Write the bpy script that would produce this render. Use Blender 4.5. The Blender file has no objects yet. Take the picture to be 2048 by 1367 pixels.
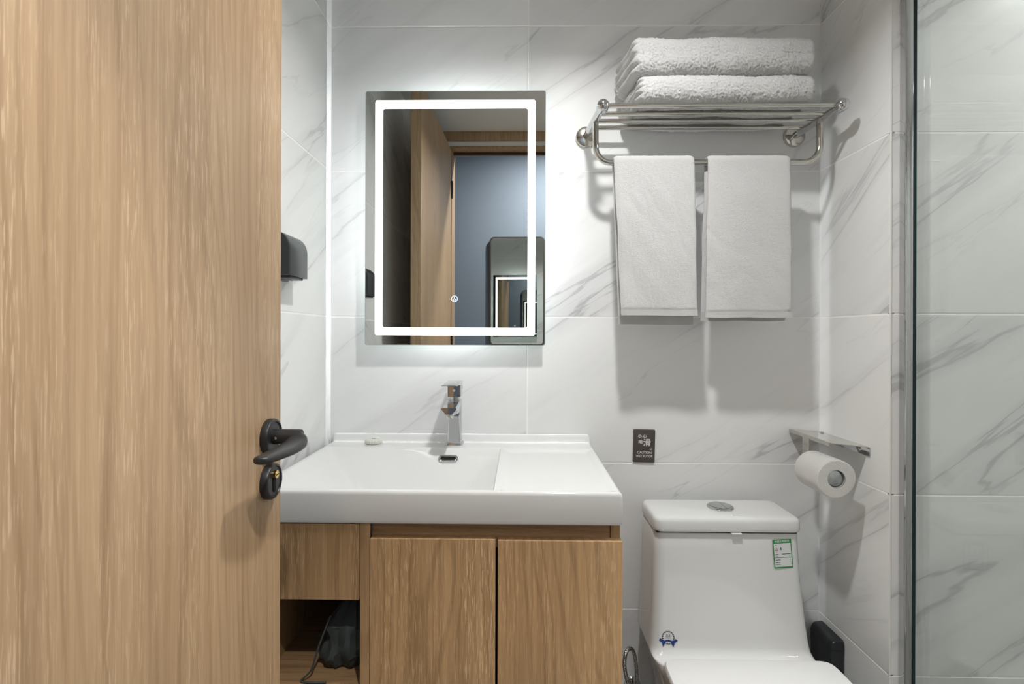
import bpy, bmesh, math, random
from mathutils import Vector, Matrix, noise

# ------------------------------------------------------------------ camera, world, lights, exposure
SC = bpy.context.scene
COL = SC.collection
PI = math.pi
cam_d = bpy.data.cameras.new('camera')
cam_d.lens, cam_d.sensor_width, cam_d.clip_start = 18.0, 36.0, 0.02
cam_d.shift_y = -15.5 / 2048
cam = bpy.data.objects.new('camera', cam_d)
COL.objects.link(cam)
yaw, roll = math.radians(0.9), math.radians(0.17)
cam.matrix_world = (Matrix.Translation((0, -1.412, 1.14)) @ Matrix.Rotation(yaw, 4, 'Z')
                    @ Matrix.Rotation(PI / 2, 4, 'X') @ Matrix.Rotation(roll, 4, 'Z'))
SC.camera = cam
world = bpy.data.worlds.new('world')
SC.world = world
world.use_nodes = True
world.node_tree.nodes['Background'].inputs[0].default_value = (0.9, 0.95, 1.0, 1)
world.node_tree.nodes['Background'].inputs[1].default_value = 0.12
SC.view_settings.view_transform = 'Standard'
SC.view_settings.look = 'None'
SC.view_settings.exposure = 0.18
SC.view_settings.gamma = 1.0
SC.view_settings.use_curve_mapping = False
SC.cycles.max_bounces = 14
SC.cycles.diffuse_bounces = 6
SC.cycles.glossy_bounces = 8
SC.cycles.transparent_max_bounces = 12
SC.cycles.sample_clamp_indirect = 6.0
CEIL = 2.2
LAMPS = {'main': (0.17, -0.634, 2.10), 'shower': (1.50, -0.58, CEIL), 'hall': (0.30, -1.70, 2.45)}
POWER = {'main': 8.2, 'shower': 5.6, 'hall': 31.0}
SPREAD = {'main': 150, 'shower': 165, 'hall': 170}


def disk_light(name, loc, power, radius, color=(1, 0.995, 0.982)):
    d = bpy.data.lights.new(name, 'AREA')
    d.shape, d.size, d.energy, d.color = 'DISK', radius * 2, power, color
    o = bpy.data.objects.new(name, d)
    o.location = loc
    COL.objects.link(o)
    return o


for k, (x, y, z) in LAMPS.items():
    disk_light('lamp_' + k, (x, y, z - 0.016), POWER[k], 0.035).data.spread = math.radians(SPREAD[k])

# ------------------------------------------------------------------ helpers
WM = {}          # world matrix of every parent


def wmat(o):
    return WM.get(o.name, Matrix.Identity(4))


def link(o, parent=None, local=False):
    COL.objects.link(o)
    if parent is not None:
        o.parent = parent
        if not local:
            o.matrix_parent_inverse = wmat(parent).inverted()
        else:
            WM[o.name] = wmat(parent) @ o.matrix_basis
    else:
        WM[o.name] = o.matrix_basis.copy()
    if o.name not in WM:
        WM[o.name] = o.matrix_basis.copy()
    return o


def tag(o, label=None, cat=None, group=None, kind=None):
    if label: o['label'] = label
    if cat: o['category'] = cat
    if group: o['group'] = group
    if kind: o['kind'] = kind
    return o


def thing(name, label, cat, loc=(0, 0, 0), rot=0.0, group=None):
    o = bpy.data.objects.new(name, None)
    o.empty_display_size = 0.05
    o.matrix_basis = Matrix.Translation(loc) @ Matrix.Rotation(rot, 4, 'Z')
    link(o)
    return tag(o, label, cat, group)


def put(name, me, mat, parent=None, local=False, smooth=False):
    mats = mat if isinstance(mat, (list, tuple)) else [mat]
    for m in mats:
        me.materials.append(m)
    if smooth:
        me.polygons.foreach_set('use_smooth', [True] * len(me.polygons))
        if smooth != 'all':
            try:
                me.set_sharp_from_angle(angle=math.radians(40))
            except Exception:
                pass
    me.update()
    return link(bpy.data.objects.new(name, me), parent, local)


def from_bm(name, bm, mat, parent=None, local=False, smooth=True):
    bmesh.ops.recalc_face_normals(bm, faces=bm.faces)
    me = bpy.data.meshes.new(name)
    bm.to_mesh(me)
    bm.free()
    return put(name, me, mat, parent, local, smooth)


def raw(name, vs, fs, mat, parent=None, local=False, smooth=False, fix=True):
    me = bpy.data.meshes.new(name)
    me.from_pydata([tuple(v) for v in vs], [], fs)
    if fix:
        bm = bmesh.new(); bm.from_mesh(me)
        bmesh.ops.recalc_face_normals(bm, faces=bm.faces)
        bm.to_mesh(me); bm.free()
    return put(name, me, mat, parent, local, smooth)


def bm_box(bm, x0, x1, y0, y1, z0, z1, bevel=0.0, seg=2, M=None):
    r = bmesh.ops.create_cube(bm, size=1.0)
    vs = r['verts']
    for v in vs:
        v.co = Vector(((x0 + x1) / 2 + v.co.x * (x1 - x0), (y0 + y1) / 2 + v.co.y * (y1 - y0), (z0 + z1) / 2 + v.co.z * (z1 - z0)))
    if bevel > 0:
        es = list({e for v in vs for e in v.link_edges})
        r2 = bmesh.ops.bevel(bm, geom=es, offset=bevel, segments=seg, profile=0.5, affect='EDGES')
        vs = list({v for f in r2['faces'] for v in f.verts} | {v for v in vs if v.is_valid})
    if M is not None:
        bmesh.ops.transform(bm, matrix=M, verts=vs)
    return vs


def box(name, x0, x1, y0, y1, z0, z1, mat, parent=None, bevel=0.0, seg=2, local=False, M=None):
    bm = bmesh.new()
    bm_box(bm, x0, x1, y0, y1, z0, z1, bevel, seg, M)
    return from_bm(name, bm, mat, parent, local, smooth=bevel > 0)


def frame_from(d):
    d = Vector(d).normalized()
    a = Vector((0, 0, 1)) if abs(d.z) < 0.9 else Vector((1, 0, 0))
    u = d.cross(a).normalized()
    return d, u, d.cross(u).normalized()


def lathe_data(profile, org, axis, seg=32):
    d, u, w = frame_from(axis)
    org = Vector(org)
    vs, fs = [], []
    n = len(profile)
    for i in range(seg):
        a = 2 * PI * i / seg
        rd = u * math.cos(a) + w * math.sin(a)
        for r, h in profile:
            vs.append(org + d * h + rd * r)
    for i in range(seg):
        j = (i + 1) % seg
        for k in range(n - 1):
            fs.append((i * n + k, j * n + k, j * n + k + 1, i * n + k + 1))
    return vs, fs


def lathe(name, profile, org, axis, mat, parent=None, seg=32, local=False):
    vs, fs = lathe_data(profile, org, axis, seg)
    bm = bmesh.new()
    bv = [bm.verts.new(v) for v in vs]
    for f in fs:
        try:
            bm.faces.new([bv[i] for i in f])
        except ValueError:
            pass
    bmesh.ops.remove_doubles(bm, verts=bm.verts, dist=1e-6)
    return from_bm(name, bm, mat, parent, local)


def spline(pts, n=8, closed=False):
    pts = [Vector(p) for p in pts]
    out = []
    m = len(pts)
    for i in range(m - 1):
        p0, p1, p2, p3 = pts[max(i - 1, 0)], pts[i], pts[i + 1], pts[min(i + 2, m - 1)]
        for k in range(n):
            t = k / n
            out.append(0.5 * ((2 * p1) + (p2 - p0) * t + (2 * p0 - 5 * p1 + 4 * p2 - p3) * t * t + (3 * p1 - p0 - 3 * p2 + p3) * t ** 3))
    out.append(pts[-1])
    return out


def tube_data(pts, r, seg=16, flat=1.0, cap=True):
    pts = [Vector(p) for p in pts]
    vs, fs = [], []
    n = len(pts)
    t0 = (pts[1] - pts[0]).normalized()
    _, u, w = frame_from(t0)
    for i, p in enumerate(pts):
        t = (pts[min(i + 1, n - 1)] - pts[max(i - 1, 0)]).normalized()
        u = (u - t * u.dot(t)).normalized()
        w = t.cross(u)
        rr = r[i] if isinstance(r, (list, tuple)) else r
        for k in range(seg):
            a = 2 * PI * k / seg
            vs.append(p + u * rr * math.cos(a) + w * rr * flat * math.sin(a))
    for i in range(n - 1):
        for k in range(seg):
            k2 = (k + 1) % seg
            fs.append((i * seg + k, i * seg + k2, (i + 1) * seg + k2, (i + 1) * seg + k))
    if cap:
        fs.append(tuple(range(seg)))
        fs.append(tuple((n - 1) * seg + k for k in range(seg)))
    return vs, fs


def tube(name, pts, r, mat, parent=None, seg=16, local=False, cap=True):
    vs, fs = tube_data(pts, r, seg, 1.0, cap)
    return raw(name, vs, fs, mat, parent, local, smooth=True)


def loft(name, rings, mat, parent=None, cap=(True, True), closed=True, smooth=True, local=False):
    n = len(rings[0])
    vs = [v for r in rings for v in r]
    fs = []
    for i in range(len(rings) - 1):
        for k in range(n if closed else n - 1):
            k2 = (k + 1) % n
            fs.append((i * n + k, i * n + k2, (i + 1) * n + k2, (i + 1) * n + k))
    if cap[0]: fs.append(tuple(range(n)))
    if cap[1]: fs.append(tuple((len(rings) - 1) * n + k for k in range(n)))
    return raw(name, vs, fs, mat, parent, local, smooth)


def rrect(x0, x1, y0, y1, r, seg=6):
    """rounded rectangle outline, counter-clockwise, as 2-D points; r one radius or four (x0y0, x1y0, x1y1, x0y1)"""
    rs = r if isinstance(r, (list, tuple)) else (r,) * 4
    out = []
    for (cx, cy, sx, sy, a0, rr) in ((x0, y0, 1, 1, PI, rs[0]), (x1, y0, -1, 1, 1.5 * PI, rs[1]), (x1, y1, -1, -1, 0, rs[2]), (x0, y1, 1, -1, 0.5 * PI, rs[3])):
        for k in range(seg + 1):
            a = a0 + 0.5 * PI * k / seg
            out.append((cx + sx * rr + rr * math.cos(a), cy + sy * rr + rr * math.sin(a)))
    return out


def prism(name, outline, to3, h0, h1, mat, parent=None, smooth=True, local=False, bevel=0.0):
    """outline 2-D extruded from h0 to h1; to3(u, v, h) -> point"""
    if bevel > 0:
        cx = sum(p[0] for p in outline) / len(outline); cy = sum(p[1] for p in outline) / len(outline)
        ex = max(abs(p[0] - cx) for p in outline); ey = max(abs(p[1] - cy) for p in outline)
        def ins(b): return [(cx + (u - cx) * (1 - b / ex), cy + (v - cy) * (1 - b / ey)) for u, v in outline]
        s = 1 if h1 > h0 else -1
        rings = [[to3(u, v, h0) for u, v in outline], [to3(u, v, h1 - s * bevel) for u, v in outline],
                 [to3(u, v, h1 - s * bevel * 0.3) for u, v in ins(bevel * 0.3)], [to3(u, v, h1) for u, v in ins(bevel)]]
    else:
        rings = [[to3(u, v, h0) for u, v in outline], [to3(u, v, h1) for u, v in outline]]
    return loft(name, rings, mat, parent, smooth=smooth, local=local)


def fbm(p, s, o=3):
    return noise.fractal(Vector(p) * s, 1.0, 2.0, o)


# ------------------------------------------------------------------ materials
class NT:
    def __init__(self, name):
        self.m = bpy.data.materials.new(name)
        self.m.use_nodes = True
        self.t = self.m.node_tree
        self.b = self.t.nodes['Principled BSDF']
        self.out = self.t.nodes['Material Output']

    def n(self, typ, **kw):
        nd = self.t.nodes.new(typ)
        for k, v in kw.items():
            setattr(nd, k, v)
        return nd

    def set(self, nd, key, val):
        s = nd.inputs[key]
        if hasattr(val, 'is_output') or isinstance(val, bpy.types.NodeSocket):
            self.t.links.new(val, s)
        else:
            s.default_value = val

    def math(self, op, a, b=0.0, c=None, clamp=False):
        nd = self.n('ShaderNodeMath', operation=op, use_clamp=clamp)
        self.set(nd, 0, a); self.set(nd, 1, b)
        if c is not None: self.set(nd, 2, c)
        return nd.outputs[0]

    def noise(self, vec, scale=1.0, detail=3.0, rough=0.5, dist=0.0):
        nd = self.n('ShaderNodeTexNoise')
        self.set(nd, 'Vector', vec); self.set(nd, 'Scale', scale); self.set(nd, 'Detail', detail)
        self.set(nd, 'Roughness', rough); self.set(nd, 'Distortion', dist)
        return nd.outputs['Fac']

    def remap(self, v, a, b, c, d, smooth=True):
        nd = self.n('ShaderNodeMapRange')
        nd.interpolation_type = 'SMOOTHSTEP' if smooth else 'LINEAR'
        self.set(nd, 0, v); self.set(nd, 1, a); self.set(nd, 2, b); self.set(nd, 3, c); self.set(nd, 4, d)
        return nd.outputs[0]

    def mapping(self, vec, scale=(1, 1, 1), rot=(0, 0, 0), loc=(0, 0, 0)):
        nd = self.n('ShaderNodeMapping')
        self.set(nd, 'Vector', vec); self.set(nd, 'Scale', scale); self.set(nd, 'Rotation', rot); self.set(nd, 'Location', loc)
        return nd.outputs[0]

    def mix(self, f, a, b):
        nd = self.n('ShaderNodeMix', data_type='RGBA')
        self.set(nd, 0, f); self.set(nd, 6, a); self.set(nd, 7, b)
        return nd.outputs[2]

    def bump(self, h, strength=0.3, dist=0.002):
        nd = self.n('ShaderNodeBump')
        self.set(nd, 'Height', h); self.set(nd, 'Strength', strength); self.set(nd, 'Distance', dist)
        self.t.links.new(nd.outputs[0], self.b.inputs['Normal'])

    def objco(self):
        return self.n('ShaderNodeTexCoord').outputs['Object']


def c4(c): return (c[0], c[1], c[2], 1.0)


def plain(name, col, rough=0.5, metal=0.0, emit=None, strength=0.0, noise_amt=0.0, coat=0.0, ior=1.45):
    g = NT(name)
    g.b.inputs['Base Color'].default_value = c4(col)
    g.b.inputs['Roughness'].default_value = rough
    g.b.inputs['Metallic'].default_value = metal
    g.b.inputs['IOR'].default_value = ior
    if coat:
        g.b.inputs['Coat Weight'].default_value = coat
        g.b.inputs['Coat Roughness'].default_value = 0.03
    if emit:
        g.b.inputs['Emission Color'].default_value = c4(emit)
        g.b.inputs['Emission Strength'].default_value = strength
    if noise_amt:
        f = g.noise(g.objco(), 40.0, 4.0)
        dk = tuple(x * (1 - noise_amt) for x in col)
        g.set(g.b, 'Base Color', g.mix(f, c4(dk), c4(col)))
    return g.m


def marble(name, base=(0.80, 0.806, 0.80), vein=(0.45, 0.455, 0.46), rough=0.16):
    g = NT(name)
    co = g.objco()
    info = g.n('ShaderNodeObjectInfo')
    off = g.n('ShaderNodeCombineXYZ')
    g.set(off, 0, g.math('MULTIPLY', info.outputs['Random'], 37.0))
    g.set(off, 1, g.math('MULTIPLY', info.outputs['Random'], 11.0))
    g.set(off, 2, g.math('MULTIPLY', info.outputs['Random'], 53.0))
    rot = g.mapping(co, rot=(0, math.radians(34), 0))
    st = g.mapping(rot, scale=(0.42, 1.0, 3.0))
    add = g.n('ShaderNodeVectorMath', operation='ADD')
    g.set(add, 0, st); g.set(add, 1, off.outputs[0])
    v = add.outputs[0]
    n1 = g.noise(v, 1.55, 6.0, 0.52, 0.35)
    r1 = g.math('ABSOLUTE', g.math('SUBTRACT', n1, 0.5))
    fine = g.remap(r1, 0.0, 0.011, 1.0, 0.0)
    soft = g.remap(r1, 0.0, 0.085, 1.0, 0.0)
    msk = g.remap(g.noise(v, 2.1, 2.0), 0.36, 0.60, 0.0, 1.0)
    n2 = g.noise(g.mapping(v, loc=(5.3, 2.1, 9.7)), 2.6, 5.0, 0.5, 0.3)
    r2 = g.math('ABSOLUTE', g.math('SUBTRACT', n2, 0.47))
    fine2 = g.remap(r2, 0.0, 0.008, 0.38, 0.0)
    msk2 = g.remap(g.noise(v, 3.0, 2.0), 0.52, 0.7, 0.0, 1.0)
    cloud = g.remap(g.noise(v, 1.1, 4.0), 0.40, 0.75, 0.0, 0.16)
    a = g.math('MULTIPLY', g.math('ADD', g.math('MULTIPLY', fine, 0.50), g.math('MULTIPLY', soft, 0.25)), msk)
    b = g.math('MULTIPLY', fine2, msk2)
    f = g.math('ADD', g.math('ADD', a, b), cloud, clamp=True)
    g.set(g.b, 'Base Color', g.mix(f, c4(base), c4(vein)))
    g.b.inputs['Roughness'].default_value = rough
    g.b.inputs['Specular IOR Level'].default_value = 0.16
    g.bump(g.noise(co, 7.0, 2.0), 0.03, 0.002)
    return g.m


def wood(name, dark, mid, light, axis='Z', rough=0.45, offset=0.0, fig=1.0):
    g = NT(name)
    co = g.objco()
    if axis == 'X':
        co = g.mapping(co, rot=(0, PI / 2, 0))
    info = g.n('ShaderNodeObjectInfo')
    off = g.n('ShaderNodeCombineXYZ')
    g.set(off, 0, g.math('MULTIPLY', info.outputs['Random'], 7.0)); g.set(off, 2, offset)
    ad = g.n('ShaderNodeVectorMath', operation='ADD')
    g.set(ad, 0, co); g.set(ad, 1, off.outputs[0])
    co = ad.outputs[0]
    # flame figure: warped growth rings
    warp = g.noise(g.mapping(co, scale=(5.0, 5.0, 0.9)), 1.0, 2.0, 0.5)
    sx = g.n('ShaderNodeSeparateXYZ'); g.set(sx, 0, co)
    s = g.math('ADD', sx.outputs[0], sx.outputs[1])
    ring = g.math('SINE', g.math('MULTIPLY', g.math('ADD', s, g.math('MULTIPLY', warp, 0.30 * fig)), 230.0))
    ring = g.remap(ring, 0.35, 1.0, 0.0, 1.0)
    broad = g.noise(g.mapping(co, scale=(7.0, 7.0, 0.4)), 1.0, 3.0, 0.55)
    grain = g.noise(g.mapping(co, scale=(120.0, 120.0, 2.6)), 1.0, 5.0, 0.7)
    f = g.math('ADD', g.math('MULTIPLY', broad, 0.42), g.math('SUBTRACT', g.math('MULTIPLY', grain, 0.66), g.math('MULTIPLY', ring, 0.10)))
    f = g.remap(f, 0.36, 0.80, 0.0, 1.0, smooth=False)
    base = g.mix(f, c4(dark), c4(mid))
    pore = g.noise(g.mapping(co, scale=(520.0, 520.0, 26.0)), 1.0, 2.0, 0.6)
    pm = g.noise(g.mapping(co, scale=(16.0, 16.0, 1.0)), 1.0, 3.0, 0.55)
    pf = g.math('MULTIPLY', g.remap(pore, 0.52, 0.68, 0.0, 0.62), g.remap(pm, 0.36, 0.66, 0.10, 1.0))
    g.set(g.b, 'Base Color', g.mix(pf, base, c4(light)))
    g.b.inputs['Roughness'].default_value = rough
    g.bump(grain, 0.08, 0.001)
    return g.m


def terry(name, col=(0.88, 0.88, 0.87), scale=420.0):
    g = NT(name)
    co = g.objco()
    g.b.inputs['Base Color'].default_value = c4(col)
    g.b.inputs['Roughness'].default_value = 0.95
    g.b.inputs['Sheen Weight'].default_value = 0.25
    g.b.inputs['Specular IOR Level'].default_value = 0.1
    g.bump(g.noise(co, scale, 4.0, 0.75), 0.85, 0.005)
    tr = g.n('ShaderNodeBsdfTranslucent'); tr.inputs[0].default_value = c4(col)
    mx = g.n('ShaderNodeMixShader'); mx.inputs[0].default_value = 0.13
    g.t.links.new(g.b.outputs[0], mx.inputs[1]); g.t.links.new(tr.outputs[0], mx.inputs[2])
    g.t.links.new(mx.outputs[0], g.out.inputs['Surface'])
    return g.m


def braid(name):
    g = NT(name)
    vo = g.n('ShaderNodeTexVoronoi'); g.set(vo, 'Vector', g.objco()); g.set(vo, 'Scale', 420.0)
    g.set(g.b, 'Base Color', g.mix(g.remap(vo.outputs['Distance'], 0.1, 0.7, 0.0, 1.0), (0.85, 0.84, 0.80, 1), (0.25, 0.24, 0.22, 1)))
    g.b.inputs['Metallic'].default_value = 0.85
    g.b.inputs['Roughness'].default_value = 0.3
    g.bump(vo.outputs['Distance'], 0.8, 0.001)
    return g.m


def pane_mat(name):
    g = NT(name)
    tr = g.n('ShaderNodeBsdfTransparent'); tr.inputs[0].default_value = (0.945, 0.965, 0.955, 1)
    gl = g.n('ShaderNodeBsdfGlossy'); gl.inputs['Roughness'].default_value = 0.0
    fr = g.n('ShaderNodeFresnel')
    geo = g.n('ShaderNodeNewGeometry')
    g.set(fr, 'IOR', g.remap(geo.outputs['Backfacing'], 0.0, 1.0, 1.5, 1 / 1.5, smooth=False))   # thin pane: same reflection on both faces
    mx = g.n('ShaderNodeMixShader')
    g.t.links.new(fr.outputs[0], mx.inputs[0]); g.t.links.new(tr.outputs[0], mx.inputs[1]); g.t.links.new(gl.outputs[0], mx.inputs[2])
    g.t.links.new(mx.outputs[0], g.out.inputs['Surface'])
    return g.m


def wall_paint(name, col):
    g = NT(name)
    f = g.noise(g.objco(), 3.0, 4.0)
    g.set(g.b, 'Base Color', g.mix(f, c4(tuple(x * 0.94 for x in col)), c4(col)))
    g.b.inputs['Roughness'].default_value = 0.75
    g.bump(g.noise(g.objco(), 160.0, 2.0), 0.06, 0.001)
    return g.m


M_TILE = marble('marble_tile', rough=0.33)
M_GROUT = plain('white_grout', (0.92, 0.92, 0.91), 0.8, noise_amt=0.05)
M_PLASTER = wall_paint('white_plaster', (0.80, 0.80, 0.79))
M_BLUE = wall_paint('blue_wall', (0.18, 0.212, 0.255))
M_FLOOR = marble('floor_stone', (0.33, 0.32, 0.31), (0.22, 0.21, 0.2), 0.35)
M_DOOR = wood('light_oak', (0.305, 0.193, 0.106), (0.515, 0.355, 0.209), (0.63, 0.465, 0.305))
M_CAB = wood('brown_oak', (0.245, 0.142, 0.062), (0.505, 0.318, 0.157), (0.64, 0.45, 0.26), fig=1.3)
M_CABH = wood('brown_oak_lengthwise', (0.20, 0.115, 0.052), (0.38, 0.235, 0.12), (0.52, 0.36, 0.21), axis='X')
M_CER = plain('white_ceramic', (0.70, 0.703, 0.695), 0.07, coat=0.3, noise_amt=0.01)
M_CHROME = plain('chrome', (0.60, 0.605, 0.615), 0.05, 1.0, noise_amt=0.02)
M_STEEL = plain('polished_steel', (0.60, 0.585, 0.545), 0.13, 1.0, noise_amt=0.04)
M_BLACK = plain('matte_black', (0.018, 0.018, 0.019), 0.38, noise_amt=0.1)
M_BLACKP = plain('black_plastic', (0.022, 0.024, 0.027), 0.3, noise_amt=0.1)
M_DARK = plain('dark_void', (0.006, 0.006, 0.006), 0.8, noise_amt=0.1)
M_BRASS = plain('brass', (0.80, 0.56, 0.22), 0.25, 1.0, noise_amt=0.05)
M_TERRY = terry('white_terry')
M_HEM = terry('towel_hem_weave', (0.90, 0.90, 0.87), 900.0)
M_PAPER = terry('tissue_paper', (0.88, 0.865, 0.84), 260.0)
M_MIRROR = plain('mirror_silver', (0.66, 0.68, 0.665), 0.0, 1.0)
M_GEDGE = plain('green_glass_edge', (0.36, 0.52, 0.44), 0.1, noise_amt=0.05)
M_GDARK = plain('dark_green_glass_edge', (0.02, 0.06, 0.05), 0.05, noise_amt=0.1)
M_LED = plain('mirror_light', (1, 1, 1), 0.4, emit=(0.97, 1.0, 0.96), strength=3.2)
M_LEDBACK = plain('mirror_backlight', (1, 1, 1), 0.4, emit=(0.95, 0.97, 1.0), strength=290.0)
M_ICON = plain('touch_icon_light', (0.7, 0.8, 1.0), 0.4, emit=(0.62, 0.75, 1.0), strength=1.0)
M_LAMP = plain('lamp_glow', (1, 1, 1), 0.4, emit=(1.0, 0.96, 0.9), strength=12.0)
M_PANE = pane_mat('shower_glass')
M_BAG = plain('dark_grey_cloth', (0.045, 0.055, 0.052), 0.7, noise_amt=0.3)
M_BRAID = braid('braided_steel')
M_SIGN = plain('brown_sign', (0.082, 0.066, 0.062), 0.42, noise_amt=0.08)
M_WHITEINK = plain('white_ink', (0.72, 0.71, 0.69), 0.6, noise_amt=0.02)
M_LABEL = plain('label_white', (0.70, 0.71, 0.72), 0.35, noise_amt=0.02)
M_GREEN = plain('label_green', (0.03, 0.26, 0.075), 0.35, noise_amt=0.04)
M_RED = plain('label_red', (0.45, 0.06, 0.05), 0.4, noise_amt=0.04)
M_TEAL = plain('label_teal', (0.02, 0.20, 0.14), 0.4, noise_amt=0.04)
M_INK = plain('black_ink', (0.05, 0.05, 0.055), 0.4, noise_amt=0.04)
M_GREYINK = plain('grey_ink', (0.30, 0.30, 0.31), 0.5, noise_amt=0.04)
M_RIBBON = plain('ribbon_blue', (0.012, 0.055, 0.27), 0.35, noise_amt=0.3)
M_SOAP = plain('wrapped_soap', (0.74, 0.73, 0.67), 0.2, noise_amt=0.12)
M_YELLOW = plain('yellow_tape', (0.55, 0.34, 0.03), 0.5, noise_amt=0.2)
M_FRAMEDK = plain('dark_bronze_frame', (0.055, 0.042, 0.033), 0.4, noise_amt=0.1)
M_SEAL = plain('grey_seal', (0.03, 0.04, 0.05), 0.4, noise_amt=0.1)
M_SILIC = plain('white_silicone', (0.80, 0.79, 0.76), 0.5, noise_amt=0.04)

# ------------------------------------------------------------------ the setting
XL, XR, YS = -0.525, 0.819, -0.267
YF0, YF1 = -1.35, -1.47
ROWS = [(-0.012, 0.388), (0.388, 0.788), (0.788, 1.188), (1.188, 1.588), (1.588, 1.988), (1.988, 2.2)]
TILES = {}


def tile_mesh(w, h):
    key = (round(w, 4), round(h, 4))
    if key not in TILES:
        bm = bmesh.new()
        bm_box(bm, -w / 2, w / 2, 0.0, 0.008, -h / 2, h / 2)
        es = [e for e in bm.edges if all(v.co.y < 0.001 for v in e.verts)]
        bmesh.ops.bevel(bm, geom=es, offset=0.0009, segments=1, affect='EDGES')
        me = bpy.data.meshes.new('tile')
        bmesh.ops.recalc_face_normals(bm, faces=bm.faces)
        bm.to_mesh(me); bm.free()
        me.materials.append(M_TILE)
        TILES[key] = me
    return TILES[key]


def tile_wall(parent, cols, place, rotz, rows=ROWS, gap=0.0030):
    for a, b in cols:
        for z0, z1 in rows:
            w, h = abs(b - a) - gap, (z1 - z0) - gap
            o = bpy.data.objects.new('tile', tile_mesh(w, h))
            x, y = place((a + b) / 2)
            o.matrix_basis = Matrix.Translation((x, y, (z0 + z1) / 2)) @ Matrix.Rotation(rotz, 4, 'Z')
            link(o, parent)


def struct(name, x0, x1, y0, y1, z0, z1, mat):
    return tag(box(name, x0, x1, y0, y1, z0, z1, mat), kind='structure')


T = 0.0006   # grout sits this far behind the tile faces
w = struct('wall_back', XL - 0.1, XR, T, 0.12, 0, CEIL, M_GROUT)
tile_wall(w, [(XL, 0.0195), (0.0195, XR)], lambda c: (c, 0.0), 0.0)
w = struct('wall_left', XL - 0.1, XL - T, YF1, T, 0, CEIL, M_GROUT)
tile_wall(w, [(-0.945, 0.0), (YF0, -0.945)], lambda c: (XL, c), PI / 2)
w = struct('wall_right', XR + T, XR + 0.95, YS + 0.0081 + T, 0.12, 0, CEIL, M_GROUT)
tile_wall(w, [(YS + 0.001, 0.0)], lambda c: (XR, c), -PI / 2)
w2 = struct('wall_shower', XR + 0.009, XR + 0.95, YS + T, YS + 0.009, 0, CEIL, M_GROUT)
tile_wall(w2, [(XR + 0.0005, XR + 0.8), (XR + 0.8, XR + 0.95)], lambda c: (c, YS), 0.0)
struct('trim_1', XR - 0.0012, XR + 0.0016, YS - 0.0012, YS + 0.0016, 0, CEIL, M_SILIC)
struct('wall_far_right', XR + 0.95, XR + 1.05, YF1, 0.12, 0, CEIL, M_TILE)
OX0, OX1, OZ = -0.36, 0.44, 2.115        # door opening
wf = bmesh.new()
bm_box(wf, XL - 0.1, OX0 - 0.012, YF1, YF0, 0, CEIL)
bm_box(wf, OX1 + 0.012, XR + 0.95, YF1, YF0, 0, CEIL)
bm_box(wf, OX0 - 0.012, OX1 + 0.012, YF1, YF0, OZ + 0.012, CEIL)
tag(from_bm('wall_front', wf, M_PLASTER, smooth=False), kind='structure')
struct('ceiling', XL - 0.1, XR + 1.05, YF1, 0.12, CEIL, CEIL + 0.05, M_PLASTER)
struct('floor', XL - 0.1, XR + 1.05, YF1, 0.12, -0.05, 0.0, M_FLOOR)
struct('floor_hall', -1.4, 1.87, -2.3, YF1, -0.05, 0.0, M_FLOOR)
HALL_Y = -2.2
struct('wall_hall', -1.4, 1.87, HALL_Y - 0.1, HALL_Y, 0, 2.5, M_BLUE)
struct('wall_hall_left', -1.5, -1.4, HALL_Y - 0.1, YF1, 0, 2.5, M_BLUE)
struct('wall_hall_right', 1.87, 1.97, HALL_Y - 0.1, YF1, 0, 2.5, M_BLUE)
struct('wall_hall_front', -1.4, 1.87, YF1 - 0.01, YF1, CEIL, 2.5, M_BLUE)
struct('wall_hall_side', -1.4, XL - 0.1, YF1, YF0, 0, 2.5, M_BLUE)
struct('ceiling_hall', -1.5, 1.97, HALL_Y - 0.1, YF1, 2.5, 2.55, M_PLASTER)
# door frame: lining plus casing towards the bathroom
fr = thing('door_frame', 'light oak frame around the doorway, seen only in the lit mirror', 'door frame', (0, YF0, 0))
fr['kind'] = 'structure'
box('jamb', OX0 - 0.012, OX0, YF1 - 0.005, YF0 + 0.004, 0, OZ + 0.012, M_DOOR, fr, 0.001)
box('jamb', OX1, OX1 + 0.012, YF1 - 0.005, YF0 + 0.004, 0, OZ + 0.012, M_DOOR, fr, 0.001)
box('header', OX0, OX1, YF1 - 0.005, YF0 + 0.004, OZ, OZ + 0.012, M_DOOR, fr, 0.001)
box('casing', OX0 - 0.07, OX1 + 0.07, YF0, YF0 + 0.014, OZ + 0.035, CEIL, M_DOOR, fr, 0.002)
box('casing', OX1 + 0.004, OX1 + 0.07, YF0, YF0 + 0.012, 0, OZ + 0.035, M_DOOR, fr, 0.002)
box('door_stop', OX0, OX1, YF0 - 0.075, YF0 - 0.06, OZ - 0.014, OZ, M_FRAMEDK, fr, 0.001)

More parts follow.
